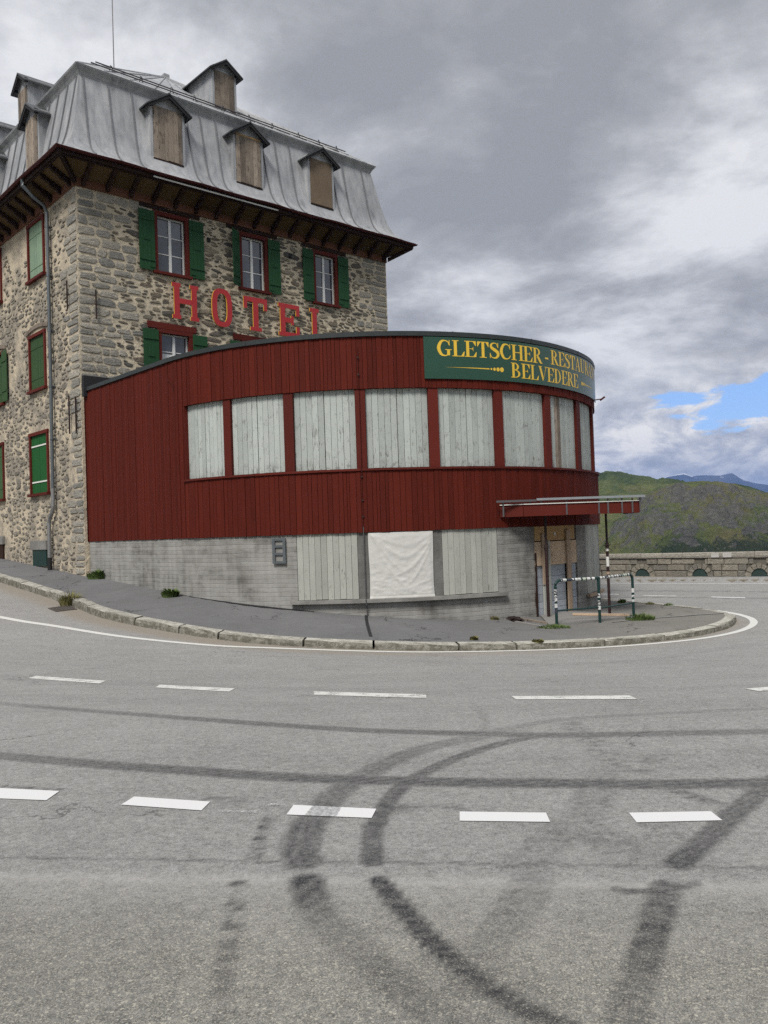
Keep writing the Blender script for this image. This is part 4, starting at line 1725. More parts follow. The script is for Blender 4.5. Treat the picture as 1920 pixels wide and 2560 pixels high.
def dormer(side, ac, zb, zt, hw, face, apex_z, eave_z, kind, roofk, fm):
    """fm(a, o, z) with o outwards; face = o of the front face"""
    fwid = hw + .10
    # cheeks + front gable wall with a hole filled by boards
    mb = MB()
    back = -(roofk + .1)
    zs = [zb - .06, eave_z + .02]
    gab = [(-fwid, zb - .04), (-hw, zb - .04), (-hw, zt), (hw, zt), (hw, zb - .04), (fwid, zb - .04), (fwid, eave_z + .05), (0, apex_z - .1), (-fwid, eave_z + .05)]
    mb.prism(fm and (lambda a, o, z: fm(ac + a, o, z)), gab, face - .05, face)
    for sg in (-1, 1):
        rows = []
        mb.poly([fm(ac + sg * fwid, face - .051, zb - .04), fm(ac + sg * fwid, face - .051, eave_z + .05), fm(ac + sg * fwid, back, eave_z + .05), fm(ac + sg * fwid, back, zb + .3)])
    dm = mb.build('dormer', M['zinc'], hotel, recalc=False)
    # little gabled roof
    for sg in (-1, 1):
        mb = MB()
        ov = .20
        rw = fwid + .20
        sl_ = (apex_z - eave_z) / fwid
        e_z = apex_z - sl_ * rw
        outer = [(0, apex_z), (sg * rw, e_z), (sg * rw, e_z - .05), (0, apex_z - .06)]
        A = [fm(ac + a, face + ov, z) for a, z in outer]
        bk = back - .15
        B = [fm(ac + a, bk if i in (0, 3) else bk + .35, z) for i, (a, z) in enumerate(outer)]
        mb.quadgrid([A, B], 0, True)
        mb.poly(A)
        mb.poly(B)
        mb.build('dormer_roof', [M['zincdark']], dm)
    # dark timber under the verge
    mb = MB()
    for sg in (-1, 1):
        sl_ = (apex_z - eave_z) / fwid
        pts = [(0, apex_z - .065), (sg * (fwid + .16), apex_z - .065 - sl_ * (fwid + .16)), (sg * (fwid + .10), apex_z - .17 - sl_ * (fwid + .08)), (0, apex_z - .18)]
        mb.prism(lambda a, o, z: fm(ac + a, o, z), pts, face + .13, face + .18)
        mb.box(lambda a, o, z: fm(ac + a, o, z), sg * (hw + .08) - .035, sg * (hw + .08) + .035, face + .002, face + .13, eave_z - .13, eave_z + .02)
    mb.build('verge_board', M['black'], dm)
    n = 6 if kind != 'panel' else 1
    xs_ = [-hw + .012]
    while xs_[-1] < hw - .1:
        xs_.append(xs_[-1] + (random.uniform(.13, .22) if n > 1 else 2 * hw - .024))
    xs_[-1] = hw - .012
    for i in range(len(xs_) - 1):
        mb = MB()
        mb.box(lambda a, o, z: fm(ac + a, o, z), xs_[i] + .003, xs_[i + 1] - .003, face - .04, face + .012 + random.uniform(0, .012), zb + random.uniform(0, .03), zt - .01 - (0.06 if kind == 'dark' else 0))
        mb.build('board' if n > 1 else 'panel', M['rawwood'] if kind != 'panel' else M['ply3'], dm)
    if kind == 'dark':
        mb = MB()
        mb.box(lambda a, o, z: fm(ac + a, o, z), -hw + .01, hw - .01, face + .002, face + .028, zt - .068, zt - .006)
        mb.build('board', M['ply'], dm)
    mb = MB()
    mb.box(lambda a, o, z: fm(ac + a, o, z), -hw - .02, hw + .02, face + .002, face + .035, zb - .045, zb - .003)
    mb.build('dormer_sill', M['darkwood'], dm)
    return dm


for ac, kd_ in ((3.13, 'boards'), (6.29, 'dark'), (9.57, 'panel')):
    dormer(0, ac, 14.79, 16.55, .53, .12, 17.03, 16.60, kd_, .6, FW)
dormer(0, 6.40, 18.2, 19.57, .42, -1.50, 20.02, 19.66, 'boards', 4.4, FW)
for ac, kd_ in ((3.2, 'boards'), (7.4, 'panel'), (11.6, 'boards')):
    dormer(1, ac, 14.85, 16.55, .52, .12, 17.03, 16.60, kd_, .6, LW)
for ac in (7.2, 11.5):
    dormer(1, ac, 18.0, 19.55, .46, -1.05, 20.15, 19.75, 'boards', 4.6, LW)

# ------------------------------------------------------------------ downpipe on the street side
mb = MB()
path = [LW(2.1, .86, 13.93), LW(2.1, .86, 13.72), LW(2.06, .55, 13.42), LW(2.04, .22, 13.22), LW(2.03, .13, 13.0), LW(2.05, .13, 8.2), LW(2.13, .13, 4.0)]
path = [tuple(p) for p in path]
mb.tube(path, .058, 10)
for f in (12.5, 10.9, 9.1, 7.3, 5.6):
    mb.tube([LW(2.04 + (12.5 - f) * .006, .13, f), LW(2.04 + (12.5 - f) * .006, .13, f + .06)], .072, 10)
    mb.box(LW, 1.92 + (12.5 - f) * .006, 2.18 + (12.5 - f) * .006, .02, .06, f + .01, f + .05)
dp = mb.build('downpipe', M['pipe'], hotel, smooth=False)
mb = MB()
mb.tube([LW(2.13, .13, 4.02), LW(2.13, .13, 3.45), LW(2.22, .14, 3.25), LW(2.42, .14, 3.08), LW(2.5, .14, 2.9), LW(2.52, .14, 1.78)], .066, 10)
mb.build('lower_pipe', M['pipe_l'], dp)
mb = MB()
mb.tube([LW(2.52, .14, 1.79), LW(2.52, .14, 1.38)], .076, 10)
mb.build('pipe_boot', M['black'], dp)

# ------------------------------------------------------------------ HOTEL letters
sign = empty('hotel_sign', FW(6.5, .1, 9.5), 'row of big red slab letters with yellow edges reading HOTEL on the stone front', 'sign')


def outline_H(w_, h):
    s_, f, e = .20, .30, .13
    m = (f - s_) / 2
    x1, x2 = m + .02, w_ - m - s_ - .02
    return [(0, 0), (f + .02, 0), (f + .02, e), (x1 + s_, e), (x1 + s_, h * .44), (x2, h * .44), (x2, e), (w_ - f - .02, e), (w_ - f - .02, 0), (w_, 0), (w_, e), (x2 + s_, e),
            (x2 + s_, h - e), (w_, h - e), (w_, h), (w_ - f - .02, h), (w_ - f - .02, h - e), (x2, h - e), (x2, h * .58), (x1 + s_, h * .58), (x1 + s_, h - e), (f + .02, h - e), (f + .02, h), (0, h), (0, h - e), (x1, h - e), (x1, e), (0, e)]


def outline_T(w_, h):
    c = w_ / 2
    return [(c - .24, 0), (c + .24, 0), (c + .24, .13), (c + .11, .13), (c + .11, h - .17), (w_ - .14, h - .17), (w_ - .14, h - .42), (w_, h - .42), (w_, h), (0, h), (0, h - .42), (.14, h - .42), (.14, h - .17), (c - .11, h - .17), (c - .11, .13), (c - .24, .13)]


def outline_E(w_, h):
    return [(0, 0), (w_, 0), (w_, .40), (w_ - .15, .40), (w_ - .15, .16), (.30, .16), (.30, h * .43), (w_ - .38, h * .43), (w_ - .38, h * .37), (w_ - .26, h * .37), (w_ - .26, h * .65), (w_ - .38, h * .65), (w_ - .38, h * .58),
            (.30, h * .58), (.30, h - .16), (w_ - .15, h - .16), (w_ - .15, h - .40), (w_, h - .40), (w_, h), (0, h), (0, h - .14), (.08, h - .14), (.08, .14), (0, .14)]


def outline_L(w_, h):
    return [(0, 0), (w_, 0), (w_, .20), (w_ - .12, .20), (w_ - .12, .13), (.32, .13), (.32, h - .14), (.42, h - .14), (.42, h), (0, h), (0, h - .14), (.10, h - .14), (.10, .14), (0, .14)]


for name, t0, t1, z0, z1, fn in (('H', 3.10, 4.09, 9.56, 10.76, outline_H), ('O', 4.60, 5.40, 9.52, 10.84, None), ('T', 5.88, 6.87, 9.56, 10.75, outline_T), ('E', 7.36, 8.30, 9.54, 10.74, outline_E), ('L', 8.80, 9.72, 9.56, 10.76, outline_L)):
    mb = MB()
    w_, h = t1 - t0, z1 - z0
    if fn:
        mb.prism(lambda a, o, z: FW(t0 + a, o, z0 + z), fn(w_, h), .11, .15, 0, 1)
        # yellow backing sheet, a little larger to the left
    else:
        n = 40
        rows = []
        for i in range(n):
            th = 2 * math.pi * i / n
            c, s_ = math.cos(th), math.sin(th)
            ex = 2.9
            k = (abs(c) ** ex + abs(s_) ** ex) ** (-1 / ex)
            po = (w_ / 2 + c * k * w_ / 2, h / 2 + s_ * k * h / 2)
            pi_ = (w_ / 2 + c * k * (w_ / 2 - .20), h / 2 + s_ * k * (h / 2 - .17))
            rows.append([po, pi_])
        rows.append(rows[0])
        g = lambda p, o: FW(t0 + p[0], o, z0 + p[1])
        mb.quadgrid([[g(r[0], .15), g(r[1], .15)] for r in rows], 0)
        mb.quadgrid([[g(r[0], .10), g(r[0], .15)] for r in rows], 1)
        mb.quadgrid([[g(r[1], .10), g(r[1], .15)] for r in rows], 1)
        mb.quadgrid([[g(r[0], .10), g(r[1], .10)] for r in rows], 0)
    L_ = mb.build('letter', [M['hotelred'], M['hotelyel']], sign, label='red letter ' + name)
    mb = MB()
    for za in (z0 + .25, z1 - .25):
        mb.tube([FW((t0 + t1) / 2 - (.0 if name == 'T' else w_ * .36), .0, za), FW((t0 + t1) / 2 - (.0 if name == 'T' else w_ * .36), .12, za)], .015, 5)
    mb.build('letter_bracket', M['rust'], L_)

# ================================================================== ANNEX
annex = empty('restaurant_annex', (CC[0], CC[1], 0), 'round ended red timber clad restaurant annex on a grey concrete base', 'building')
UA, UZ = U_CORNER + .03, U(150)
Z_CL, Z_SILL, Z_WT, Z_TOP = 2.27, 3.74, 5.64, 6.86
BAYS = [(-40.9, -29.8), (-27.9, -15.9), (-13.85, -1.65), (.4, 12.65), (14.7, 27.0), (29.1, 41.2), (43.3, 55.1), (57.3, 69.2), (71.3, 83.0), (85.2, 97)]


def curved(mb, u0, u1, o0, o1, z0, z1, step=.5, **k):
    n = max(1, int(math.ceil(abs(u1 - u0) / step)))
    mb.box(AN, u0, u1, o0, o1, z0, z1, n, **k)


# concrete base: cut for the three boarded openings and the doorway
mb = MB()
segs = [(UA, U(-14.0), -.4, Z_CL), (U(-14.0), U(26.5), -.4, .70), (U(26.5), U(36.2), -.4, Z_CL), (U(36.2), U(52.3), -.4, -.02), (U(52.3), U(57.6), -.4, Z_CL), (U(57.6), U(72), -.4, .36), (U(72), UZ, -.4, Z_CL)]
for u0, u1, z0, z1 in segs:
    curved(mb, u0, u1, -.25, .0, z0, z1, .35)
concrete = mb.build('concrete_wall', M['concrete'], annex)
for a0, a1 in ((-2.0, .12), (12.5, 14.42)):
    mb = MB()
    curved(mb, U(a0), U(a1), -.22, -.003, .71, Z_CL, .2)
    mb.build('pillar', M['pillar'], annex)
for a0, a1 in ((-15.3, -.9), (-.88, 13.9), (13.92, 28.0)):
    mb = MB()
    curved(mb, U(a0), U(a1), -.02, .13, .63, .71, .4)
    mb.build('window_ledge', M['smoothconc'], annex)
# boarded openings
for nm, a0, a1, zb, n, m in (('boarded_opening', -13.95, -2.05, .715, 10, 'greyboard'), ('boarded_opening', .2, 12.4, .715, 9, 'greyboard'), ('boarded_opening', 14.47, 26.4, .715, 10, 'greyboard'), ('boarded_opening', 57.7, 71.9, .38, 11, 'greyboard')):
    mb = MB()
    curved(mb, U(a0), U(a1), -.12, -.05, zb, Z_CL, .4)
    bo = mb.build(nm, M['greywood'], annex)
    for i in range(n):
        u0 = U(a0) + (U(a1) - U(a0)) * i / n
        u1 = U(a0) + (U(a1) - U(a0)) * (i + 1) / n
        mb = MB()
        o_ = -.006 + random.uniform(-.004, .004)
        g0 = random.uniform(.0025, .006)
        curved(mb, u0 + g0, u1 - .003, -.048, o_, zb + .002 + random.uniform(0, .012), Z_CL - .002, .5)
        mb.build('shutter_board', M[m], bo)
mb = MB()
curved(mb, U(56.6), U(72.5), .031, .12, .31, .385, .3)
mb.build('window_ledge', M['batten'], annex)

# boarded-up doorway
mb = MB()
curved(mb, U(36.2), U(52.3), -.2, -.10, -.02, Z_CL, .4)
door = mb.build('boarded_doorway', M['room'], annex)


def dboard(name, a0, a1, z0, z1, o0, o1, m, label=None):
    mb = MB()
    mb.box(AN, U(a0), U(a1), o0, o1, z0, z1, 2)
    return mb.build(name, M[m], door, label=label)


zc = [-.04, .20, .36, .56, .78, .99, 1.275]
for i in range(6):
    dboard('plank', 36.9, 46.95, zc[i] + .004, zc[i + 1] - .004, -.07, -.03, 'bluegrey')
    dboard('plank', 48.55, 51.9, zc[i] + .004 + .015, zc[i + 1] - .004 + .015, -.07, -.032, 'bluegrey')
dboard('plywood_sheet', 36.3, 51.2, 1.90, Z_CL - .003, -.02, .01, 'ply', 'ochre plywood sheet across the top of the doorway')
dboard('plywood_sheet', 36.15, 51.8, 1.28, 1.875, -.01, .018, 'ply2', 'pale stained plywood sheet across the middle of the doorway')
dboard('batten', 46.95, 48.5, -.06, 2.15, .019, .06, 'batten')
dboard('batten', 48.6, 49.0, -.06, 1.26, -.02, .03, 'frieze')
dboard('batten', 38.2, 39.1, .80, 2.08, .0195, .05, 'batten')
dboard('batten', 38.5, 39.3, -.05, .78, -.02, .03, 'greyboard')
dboard('batten', 40.2, 40.75, -.06, 1.9, .02, .04, 'greyboard')
dboard('notice', 42.6, 43.2, 2.03, 2.10, .0105, .013, 'stripwhite', 'small white notice on the plywood')
# door edge: broken render and dark gap
mb = MB()
pts = [(U(35.75) + random.uniform(-.03, .03), z) for z in np.linspace(-.05, 1.6, 14)]
mb.prism(AN, [(U(36.4), -.06)] + pts + [(U(36.4), 1.62)], .031, .036)
mb.build('broken_edge', M['darkwood'], door)

# louvre frame on the concrete
lv = MB()
for a0, a1, z0, z1 in ((-18.85, -18.3, 1.60, 2.20), (-16.65, -16.1, 1.60, 2.20)):
    curved(lv, U(a0), U(a1), .031, .075, z0, z1, .3)
for z in (1.60, 1.80, 1.98, 2.14):
    lv.box(AN, U(-18.29), U(-16.66), .033, .07, z, z + .055, 1)
lv.build('wall_vent', M['pipe'], annex)
mb = MB()
curved(mb, U(-18.29), U(-16.66), .0305, .0325, 1.655, 2.14, .3)
mb.build('vent_backing', M['smoothconc'], annex)

# timber walls: a dark backing, then every board on it
mb = MB()
curved(mb, UA, U(-41.0), -.15, -.005, Z_CL, Z_TOP, .5)
side_clad = mb.build('straight_timber_wall', M['red_dark'], annex)
mb = MB()
curved(mb, U(-41.0) + .001, UZ, -.15, .015, Z_CL, Z_SILL - .03, .4)
low_clad = mb.build('lower_timber_wall', M['red_dark'], annex)
mb = MB()
curved(mb, U(-41.0) + .001, UZ, -.15, -.005, Z_WT, Z_TOP, .4)
up_clad = mb.build('upper_timber_wall', M['red_dark'], annex)


def boards(u0, u1, o, z0, z1, parent, wmin, wmax, step=.3):
    u = u0
    while u < u1 - .03:
        w_ = random.uniform(wmin, wmax)
        if random.random() < .2:
            w_ *= .62
        e = min(u + w_, u1)
        mb = MB()
        dz0 = random.uniform(-.006, .006)
        oo = o + random.choice((0, 0, 0, .006, .010)) + random.uniform(-.0015, .0015)
        mb.box(AN, u + .004, e - .0045, o - .028, oo, z0 + dz0, z1, 1)
        mb.build('cladding_board', M['red'], parent)
        u = e


boards(UA + .01, U(-41.0), .025, Z_CL, Z_TOP, side_clad, .10, .15)
boards(U(-41.0), U(100), .045, Z_CL, Z_SILL - .03, low_clad, .10, .165)
boards(U(-41.0), U(100), .025, Z_WT, Z_TOP, up_clad, .10, .165)
# corner boards
mb = MB()
mb.box(AN, UA - .03, UA + .01, -.02, .05, Z_CL, Z_TOP)
mb.build('corner_board', M['red_dark'], annex)
# sill strip, in lengths
for a0, a1 in ((-41.3, -22), (-21.95, -.9), (-.85, 20.5), (20.55, 42), (42.05, 64), (64.05, 100)):
    mb = MB()
    curved(mb, U(a0), U(a1), -.02, .09, Z_SILL - .03, Z_SILL + .022, .35)
    mb.build('sill_strip', M['redframe'], annex)
# shuttered window band
for a0, a1 in BAYS:
    mb = MB()
    curved(mb, U(a0) - .05, U(a1) + .05, -.16, -.12, Z_SILL + .025, Z_WT, .4)
    bay = mb.build('shuttered_window', M['greywood'], annex)
    mid = (a0 + a1) / 2
    for half in (0, 1):
        ua, ub = (U(a0), U(mid) - .006) if half == 0 else (U(mid) + .006, U(a1))
        n = 5
        for i in range(n):
            w0 = ua + (ub - ua) * i / n
            w1 = ua + (ub - ua) * (i + 1) / n
            mb = MB()
            mb.box(AN, w0 + .0035, w1 - .004, -.118, -.082 + random.uniform(-.003, .003), Z_SILL + .03 + random.uniform(0, .01), Z_WT - .001, 1)
            stained = (abs(a0 - 43.3) < .1 and half == 0 and i in (2, 3))
            mb.build('shutter_board', M['rawwood'] if stained else M['whiteboard'], bay, label='bare brown weathered board among the white ones' if stained else None)
for i in range(len(BAYS)):
    a0 = BAYS[i][1] if i >= 0 else 0
    a1 = BAYS[i + 1][0] if i + 1 < len(BAYS) else a0 + 2.1
    mb = MB()
    if i % 2:
        curved(mb, U(a0) + .004, U(a1) - .004, -.13, .0, Z_SILL + .024, Z_WT - .001, .3)
    else:
        curved(mb, U(a0) + .004, U(a1) - .004, -.13, -.004, Z_SILL + .024, Z_WT - .001, .3)
    mb.build('mullion', M['redframe'], annex)
mb = MB()
mb.box(AN, U(-41.0) + .002, U(-40.9) - .002, -.13, .024, Z_SILL + .024, Z_WT)
mb.build('mullion', M['redframe'], annex)

# roof edge trim in lengths, flat roof, flashing on the hotel wall
tr = [UA - .05, U(-44), U(-23.5), U(-3.6), U(18), U(37), U(56), U(75), UZ]
for i in range(len(tr) - 1):
    mb = MB()
    n = max(2, int((tr[i + 1] - tr[i]) / .3))
    mb.box(AN, tr[i] + (.006 if i else 0), tr[i + 1], -.10, .075, Z_TOP + .005, Z_TOP + .115, n)
    if i < len(tr) - 2 and i > 0:
        mb.box(AN, tr[i + 1] - .02, tr[i + 1] + .02, .0755, .083, Z_TOP + .004, Z_TOP + .12, 1)
    mb.build('roof_trim', M['trim'], annex)
mb = MB()
ring = [AN(u, -.05, Z_TOP + .05) for u in np.arange(UA, UZ, .4)]
ring.append(FW(FL * .98, .05, Z_TOP + .05))
ring.append(FW(.1, .05, Z_TOP + .05))
mb.poly(ring)
mb.build('flat_roof', M['zincdark'], annex)
mb = MB()
mb.prism(FW, [(.0, 6.7), (5.0, 6.7), (5.0, 7.30), (.0, 7.34)], .07, .22)
mb.build('roof_upstand', M['black'], annex)
mb = MB()
mb.prism(FW, [(-.0, 7.345), (5.0, 7.305), (5.0, 7.35), (-.0, 7.385)], .06, .10)
mb.build('wall_flashing', M['smoothconc'], annex)
# back wall towards the hotel end (closes the volume)
mb = MB()
p_ = AN(UZ, 0, 0)
mb.poly([(p_[0], p_[1], -.4), (p_[0], p_[1], Z_TOP), FW(FL, 0, Z_TOP), FW(FL, 0, -.4)])
mb.build('rear_wall', M['smoothconc'], annex)
# loose wire on the upper wall and lightning conductor down the front
mb = MB()
mb.tube([AN(U(-46.5), .05, 6.42), AN(U(-45.2), .07, 6.33), AN(U(-44.2), .06, 6.20), AN(U(-44.1), .08, 6.12), AN(U(-44.4), .08, 6.16)], .010, 5)
mb.build('loose_wire', M['red_dark'], annex)
mb = MB()
mb.tube([AN(U(-.72), .05, 6.6), AN(U(-.75), .055, 5.66), AN(U(-.72), .03, 5.6), AN(U(-.72), .03, 3.80), AN(U(-.72), .11, 3.78), AN(U(-.72), .11, 3.68), AN(U(-.74), .07, 3.6), AN(U(-.75), .07, 2.4)], .007, 5)
mb.build('lightning_conductor', M['red_dark'], annex)
mb = MB()
mb.tube([AN(U(-.76), .055, 2.42), AN(U(-.72), .05, .75), AN(U(-.70), .16, .70), AN(U(-.68), .16, .60), AN(U(-.60), .06, .50), AN(U(-.55), .07, .28)], .012, 6, 0)
mb.build('lightning_conductor', M['guard'], annex)
mb = MB()
for z, o in ((5.95, .045), (6.35, .045), (3.55, .06), (3.0, .06), (2.62, .06)):
    mb.box(AN, U(-.74) - .02, U(-.74) + .02, o - .01, o + .03, z, z + .035)
mb.build('cable_clip', M['rust'], annex)
mb = MB()
mb.tube([AN(U(77.2), .03, 5.98), AN(U(77.2), .24, 6.0)], .016, 6)
mb.tube([AN(U(77.2), .20, 5.96), AN(U(77.2), .34, 6.06)], .03, 6)
mb.build('lamp_bracket', M['red_dark'], annex)

# ------------------------------------------------------------------ curved restaurant sign
rs = empty('restaurant_sign', AN(U(43), .06, 5.84), 'curved dark green sign with yellow lettering under the black roof edge', 'sign')
SZ0, SZ1, SU0, SU1 = 5.85, 6.845, U(12.0), U(74.5)
mb = MB()
curved(mb, SU0, SU1, .045, .068, SZ0, SZ1, .25)
mb.build('panel', M['signgreen'], rs, smooth=False)
_lay = [0]


def SG(x, z):
    return AN(x, .0712 + _lay[0] * .0007, z)


def brush(pts, ths):
    L, R_ = [], []
    n = len(pts)
    # refine
    P, T = [], []
    sp = smooth_path(pts, 5)
    for i, p in enumerate(sp):
        f = i / (len(sp) - 1) * (len(ths) - 1)
        k = min(int(f), len(ths) - 2)
        T.append(ths[k] + (ths[k + 1] - ths[k]) * (f - k))
    for i, p in enumerate(sp):
        a, b = sp[max(i - 1, 0)], sp[min(i + 1, len(sp) - 1)]
        dx_, dy_ = b[0] - a[0], b[1] - a[1]
        l = math.hypot(dx_, dy_) + 1e-9
        nx, ny = -dy_ / l * T[i], dx_ / l * T[i]
        L.append((p[0] + nx, p[1] + ny))
        R_.append((p[0] - nx, p[1] - ny))
    return [('q', L, R_)]


def rc(x0, y0, x1, y1):
    return [('p', [(x0, y0), (x1, y0), (x1, y1), (x0, y1)])]


def pl(*pts):
    return [('p', list(pts))]


def stem(x, w_=.17, s=.10, y0=0, y1=1):
    return rc(x, y0 + .04, x + w_, y1 - .04) + rc(x - s, y1 - .045, x + w_ + s, y1) + rc(x - s, y0, x + w_ + s, y0 + .045)


def bowl(x, y0, y1, rx):
    c = (y0 + y1) / 2
    r = (y1 - y0) / 2
    o_, i_ = [], []
    for k in range(13):
        t = -math.pi / 2 + math.pi * k / 12
        o_.append((x + rx * math.cos(t), c + r * math.sin(t)))
        i_.append((x + (rx - .15) * max(math.cos(t), 0), c + (r - .045) * math.sin(t)))
    return [('q', o_, i_)]


CAPC = brush([(.70, .70), (.64, .88), (.46, .965), (.26, .88), (.13, .5), (.26, .12), (.46, .035), (.64, .10), (.74, .28)], [.02, .03, .035, .075, .095, .075, .035, .03, .02])
GLY = {
    'L': (.70, stem(.10) + rc(.36, 0, .66, .045) + pl((.66, 0), (.70, .32), (.665, .32), (.50, .045))),
    'E': (.72, stem(.10) + rc(.36, .955, .64, 1) + rc(.36, 0, .66, .045) + pl((.66, 1), (.66, .70), (.63, .70), (.48, .955)) + pl((.66, 0), (.70, .32), (.665, .32), (.50, .045)) + rc(.27, .49, .44, .53) + pl((.44, .49), (.50, .36), (.50, .66), (.44, .53))),
    'F': (.70, []),
    'T': (.74, rc(.28, .04, .45, .96) + rc(.15, 0, .58, .045) + rc(.02, .955, .71, 1) + pl((.02, 1), (.02, .68), (.05, .68), (.20, .955)) + pl((.71, 1), (.71, .68), (.68, .68), (.53, .955))),
    'S': (.64, brush([(.54, .72), (.48, .92), (.30, .97), (.13, .86), (.15, .68), (.33, .55), (.50, .42), (.56, .24), (.44, .06), (.26, .03), (.12, .12), (.07, .28)], [.02, .025, .03, .06, .085, .10, .10, .085, .06, .03, .025, .02]) + rc(.535, .68, .575, 1) + rc(.035, 0, .075, .33)),
    'C': (.80, CAPC + rc(.69, .66, .73, 1)),
    'G': (.86, brush([(.70, .70), (.64, .88), (.46, .965), (.26, .88), (.13, .5), (.26, .12), (.46, .035), (.60, .07), (.66, .10)], [.02, .03, .035, .075, .095, .075, .035, .03, .03]) + rc(.69, .66, .73, 1) + rc(.58, .05, .74, .40) + rc(.48, .38, .84, .425)),
    'H': (.86, stem(.09) + stem(.60) + rc(.26, .48, .60, .53)),
    'R': (.82, stem(.10) + bowl(.26, .47, 1, .36) + brush([(.38, .47), (.50, .30), (.62, .10), (.74, .03)], [.08, .09, .085, .03]) + rc(.60, 0, .80, .045)),
    'A': (.80, pl((.05, .04), (.11, .04), (.40, .86), (.36, .96)) + pl((.32, 1), (.43, 1), (.74, .04), (.54, .04)) + rc(.17, .30, .56, .345) + rc(0, 0, .20, .045) + rc(.46, 0, .80, .045)),
    'U': (.84, rc(.10, .30, .27, .96) + rc(0, .955, .37, 1) + brush([(.185, .34), (.21, .14), (.42, .045), (.60, .14), (.635, .34)], [.085, .075, .04, .03, .025]) + rc(.61, .30, .66, .96) + rc(.52, .955, .76, 1)),
    'N': (.84, rc(.12, .04, .165, .94) + rc(.02, 0, .28, .045) + rc(.64, .08, .685, .96) + rc(.54, .955, .80, 1) + pl((.02, 1), (.26, 1), (.685, .08), (.685, 0), (.60, 0), (.10, .90))),
    'B': (.78, stem(.10) + bowl(.26, .50, 1, .34) + bowl(.26, 0, .545, .42)),
    'V': (.80, pl((.05, .96), (.24, .96), (.46, .24), (.40, 0), (.36, 0)) + pl((.42, .02), (.46, .12), (.72, .96), (.665, .96)) + rc(0, .955, .32, 1) + rc(.56, .955, .80, 1)),
    'D': (.82, stem(.10) + bowl(.26, 0, 1, .46)),
    '-': (.40, rc(.05, .36, .33, .47)),
}


def write(text, u0, u1, z0, z1):
    h = z1 - z0
    tw = sum(GLY[c][0] if c != ' ' else .3 for c in text)
    sc = (u1 - u0) / tw
    x = u0
    for c in text:
        if c == ' ':
            x += .3 * sc
            continue
        wd, parts = GLY[c]
        mb = MB()
        for k, p in enumerate(parts):
            _lay[0] = k
            if p[0] == 'p':
                pts = []
                n = len(p[1])
                mb.poly([SG(x + a * sc, z0 + b * h) for a, b in p[1]])
            else:
                mb.quadgrid([[SG(x + l[0] * sc, z0 + l[1] * h), SG(x + r[0] * sc, z0 + r[1] * h)] for l, r in zip(p[1], p[2])])
        mb.build('letter', M['signyel'], rs, recalc=False)
        x += wd * sc


write('GLETSCHER', U(14.5), U(40.3), 6.39, 6.775)
write('-', U(41.0), U(42.6), 6.39, 6.775)
write('RESTAURANT', U(43.2), U(71.8), 6.42, 6.795)
write('BELVEDERE', U(31.0), U(55.3), 5.955, 6.325)
for (ua, ub, sg) in ((U(16.0), U(29.2), 1), (U(70.2), U(57.2), -1)):
    L_ = abs(ub - ua)
    mb = MB()
    _lay[0] = 0
    x = lambda f: ua + (ub - ua) * f
    mb.quadgrid([[SG(x(f), 6.125 - .018 * f), SG(x(f), 6.125 + .018 * f)] for f in np.linspace(0, .74, 8)])
    for f, r in ((.775, .026), (.83, .038), (.895, .048), (.965, .058)):
        mb.poly([SG(x(f) + r * math.cos(t), 6.125 + r * math.sin(t)) for t in np.linspace(0, 2 * math.pi, 17)[:-1]])
    mb.build('ornament', M['signyel'], rs, recalc=False)

# ------------------------------------------------------------------ canopy over the doorway
CB0, CB1 = 2.52, 2.80
A0 = np.array(AN(U(27.2), .05, 0)[:2])
cpl = [A0, np.array([3.35, 20.42]), np.array([6.14, 20.50]), np.array([6.45, 22.9]), np.array(AN(U(60), .05, 0)[:2])]
inner_arc = [np.array(AN(U(a), .05, 0)[:2]) for a in np.linspace(60, 27.2, 10)[1:-1]]
mb = MB()
top = [(*p, CB1 - .07) for p in cpl + inner_arc]
bot = [(*p, CB0 + .05) for p in cpl + inner_arc]
mb.poly(top)
mb.poly(bot[::-1])
mb.quadgrid([top, bot], 0, True)
canopy = mb.build('canopy', M['red_dark'], annex)


def seg_board(p, q, z0, z1, th, m, name, parent, out=1):
    p, q = np.array(p), np.array(q)
    d = norm2(q - p)
    n = np.array([d[1], -d[0]])
    mb = MB()
    f = lambda a, o, z: (*(p + d * a + n * o), z)
    mb.box(f, 0, float(np.linalg.norm(q - p)), 0.002, th, z0, z1)
    return mb.build(name, M[m], parent)


seg_board(cpl[0], cpl[1], CB0, CB1, .04, 'redframe', 'fascia', canopy)
seg_board(cpl[1], cpl[2], CB0, CB1, .04, 'redframe', 'fascia', canopy)
seg_board(cpl[2], cpl[3], CB0, CB1, .04, 'redframe', 'fascia', canopy)
for i in (0, 1, 2):
    seg_board(cpl[i], cpl[i + 1], CB1 + .002, CB1 + .022, .07, 'stripwhite', 'edge_flashing', canopy)
mb = MB()
mb.box(AN, U(27.6), U(48), .06, .10, 2.84, 2.93, 6)
mb.build('wall_plate', M['redframe'], canopy)
# aluminium snow rail with flat steel brackets
mb = MB()
fr = lambda a, o, z: (2.72 + a, 20.36 - o + a * .015, z)
mb.box(fr, .95, 3.57, .0, .045, 2.89, 2.945)
mb.build('snow_rail', M['steel'], canopy)
mb = MB()
mb.box(fr, -.02, .94, .01, .05, 2.87, 2.92)
mb.build('rear_rail', M['guard'], canopy)
for x in (.13, .78, 1.04, 1.66, 2.44, 2.66, 3.00, 3.25, 3.44):
    mb = MB()
    mb.box(fr, x, x + .038, -.032, -.018, CB0 + .01, 2.885)
    mb.build('rail_bracket', M['guard'] if x != .80 else M['steel'], canopy)

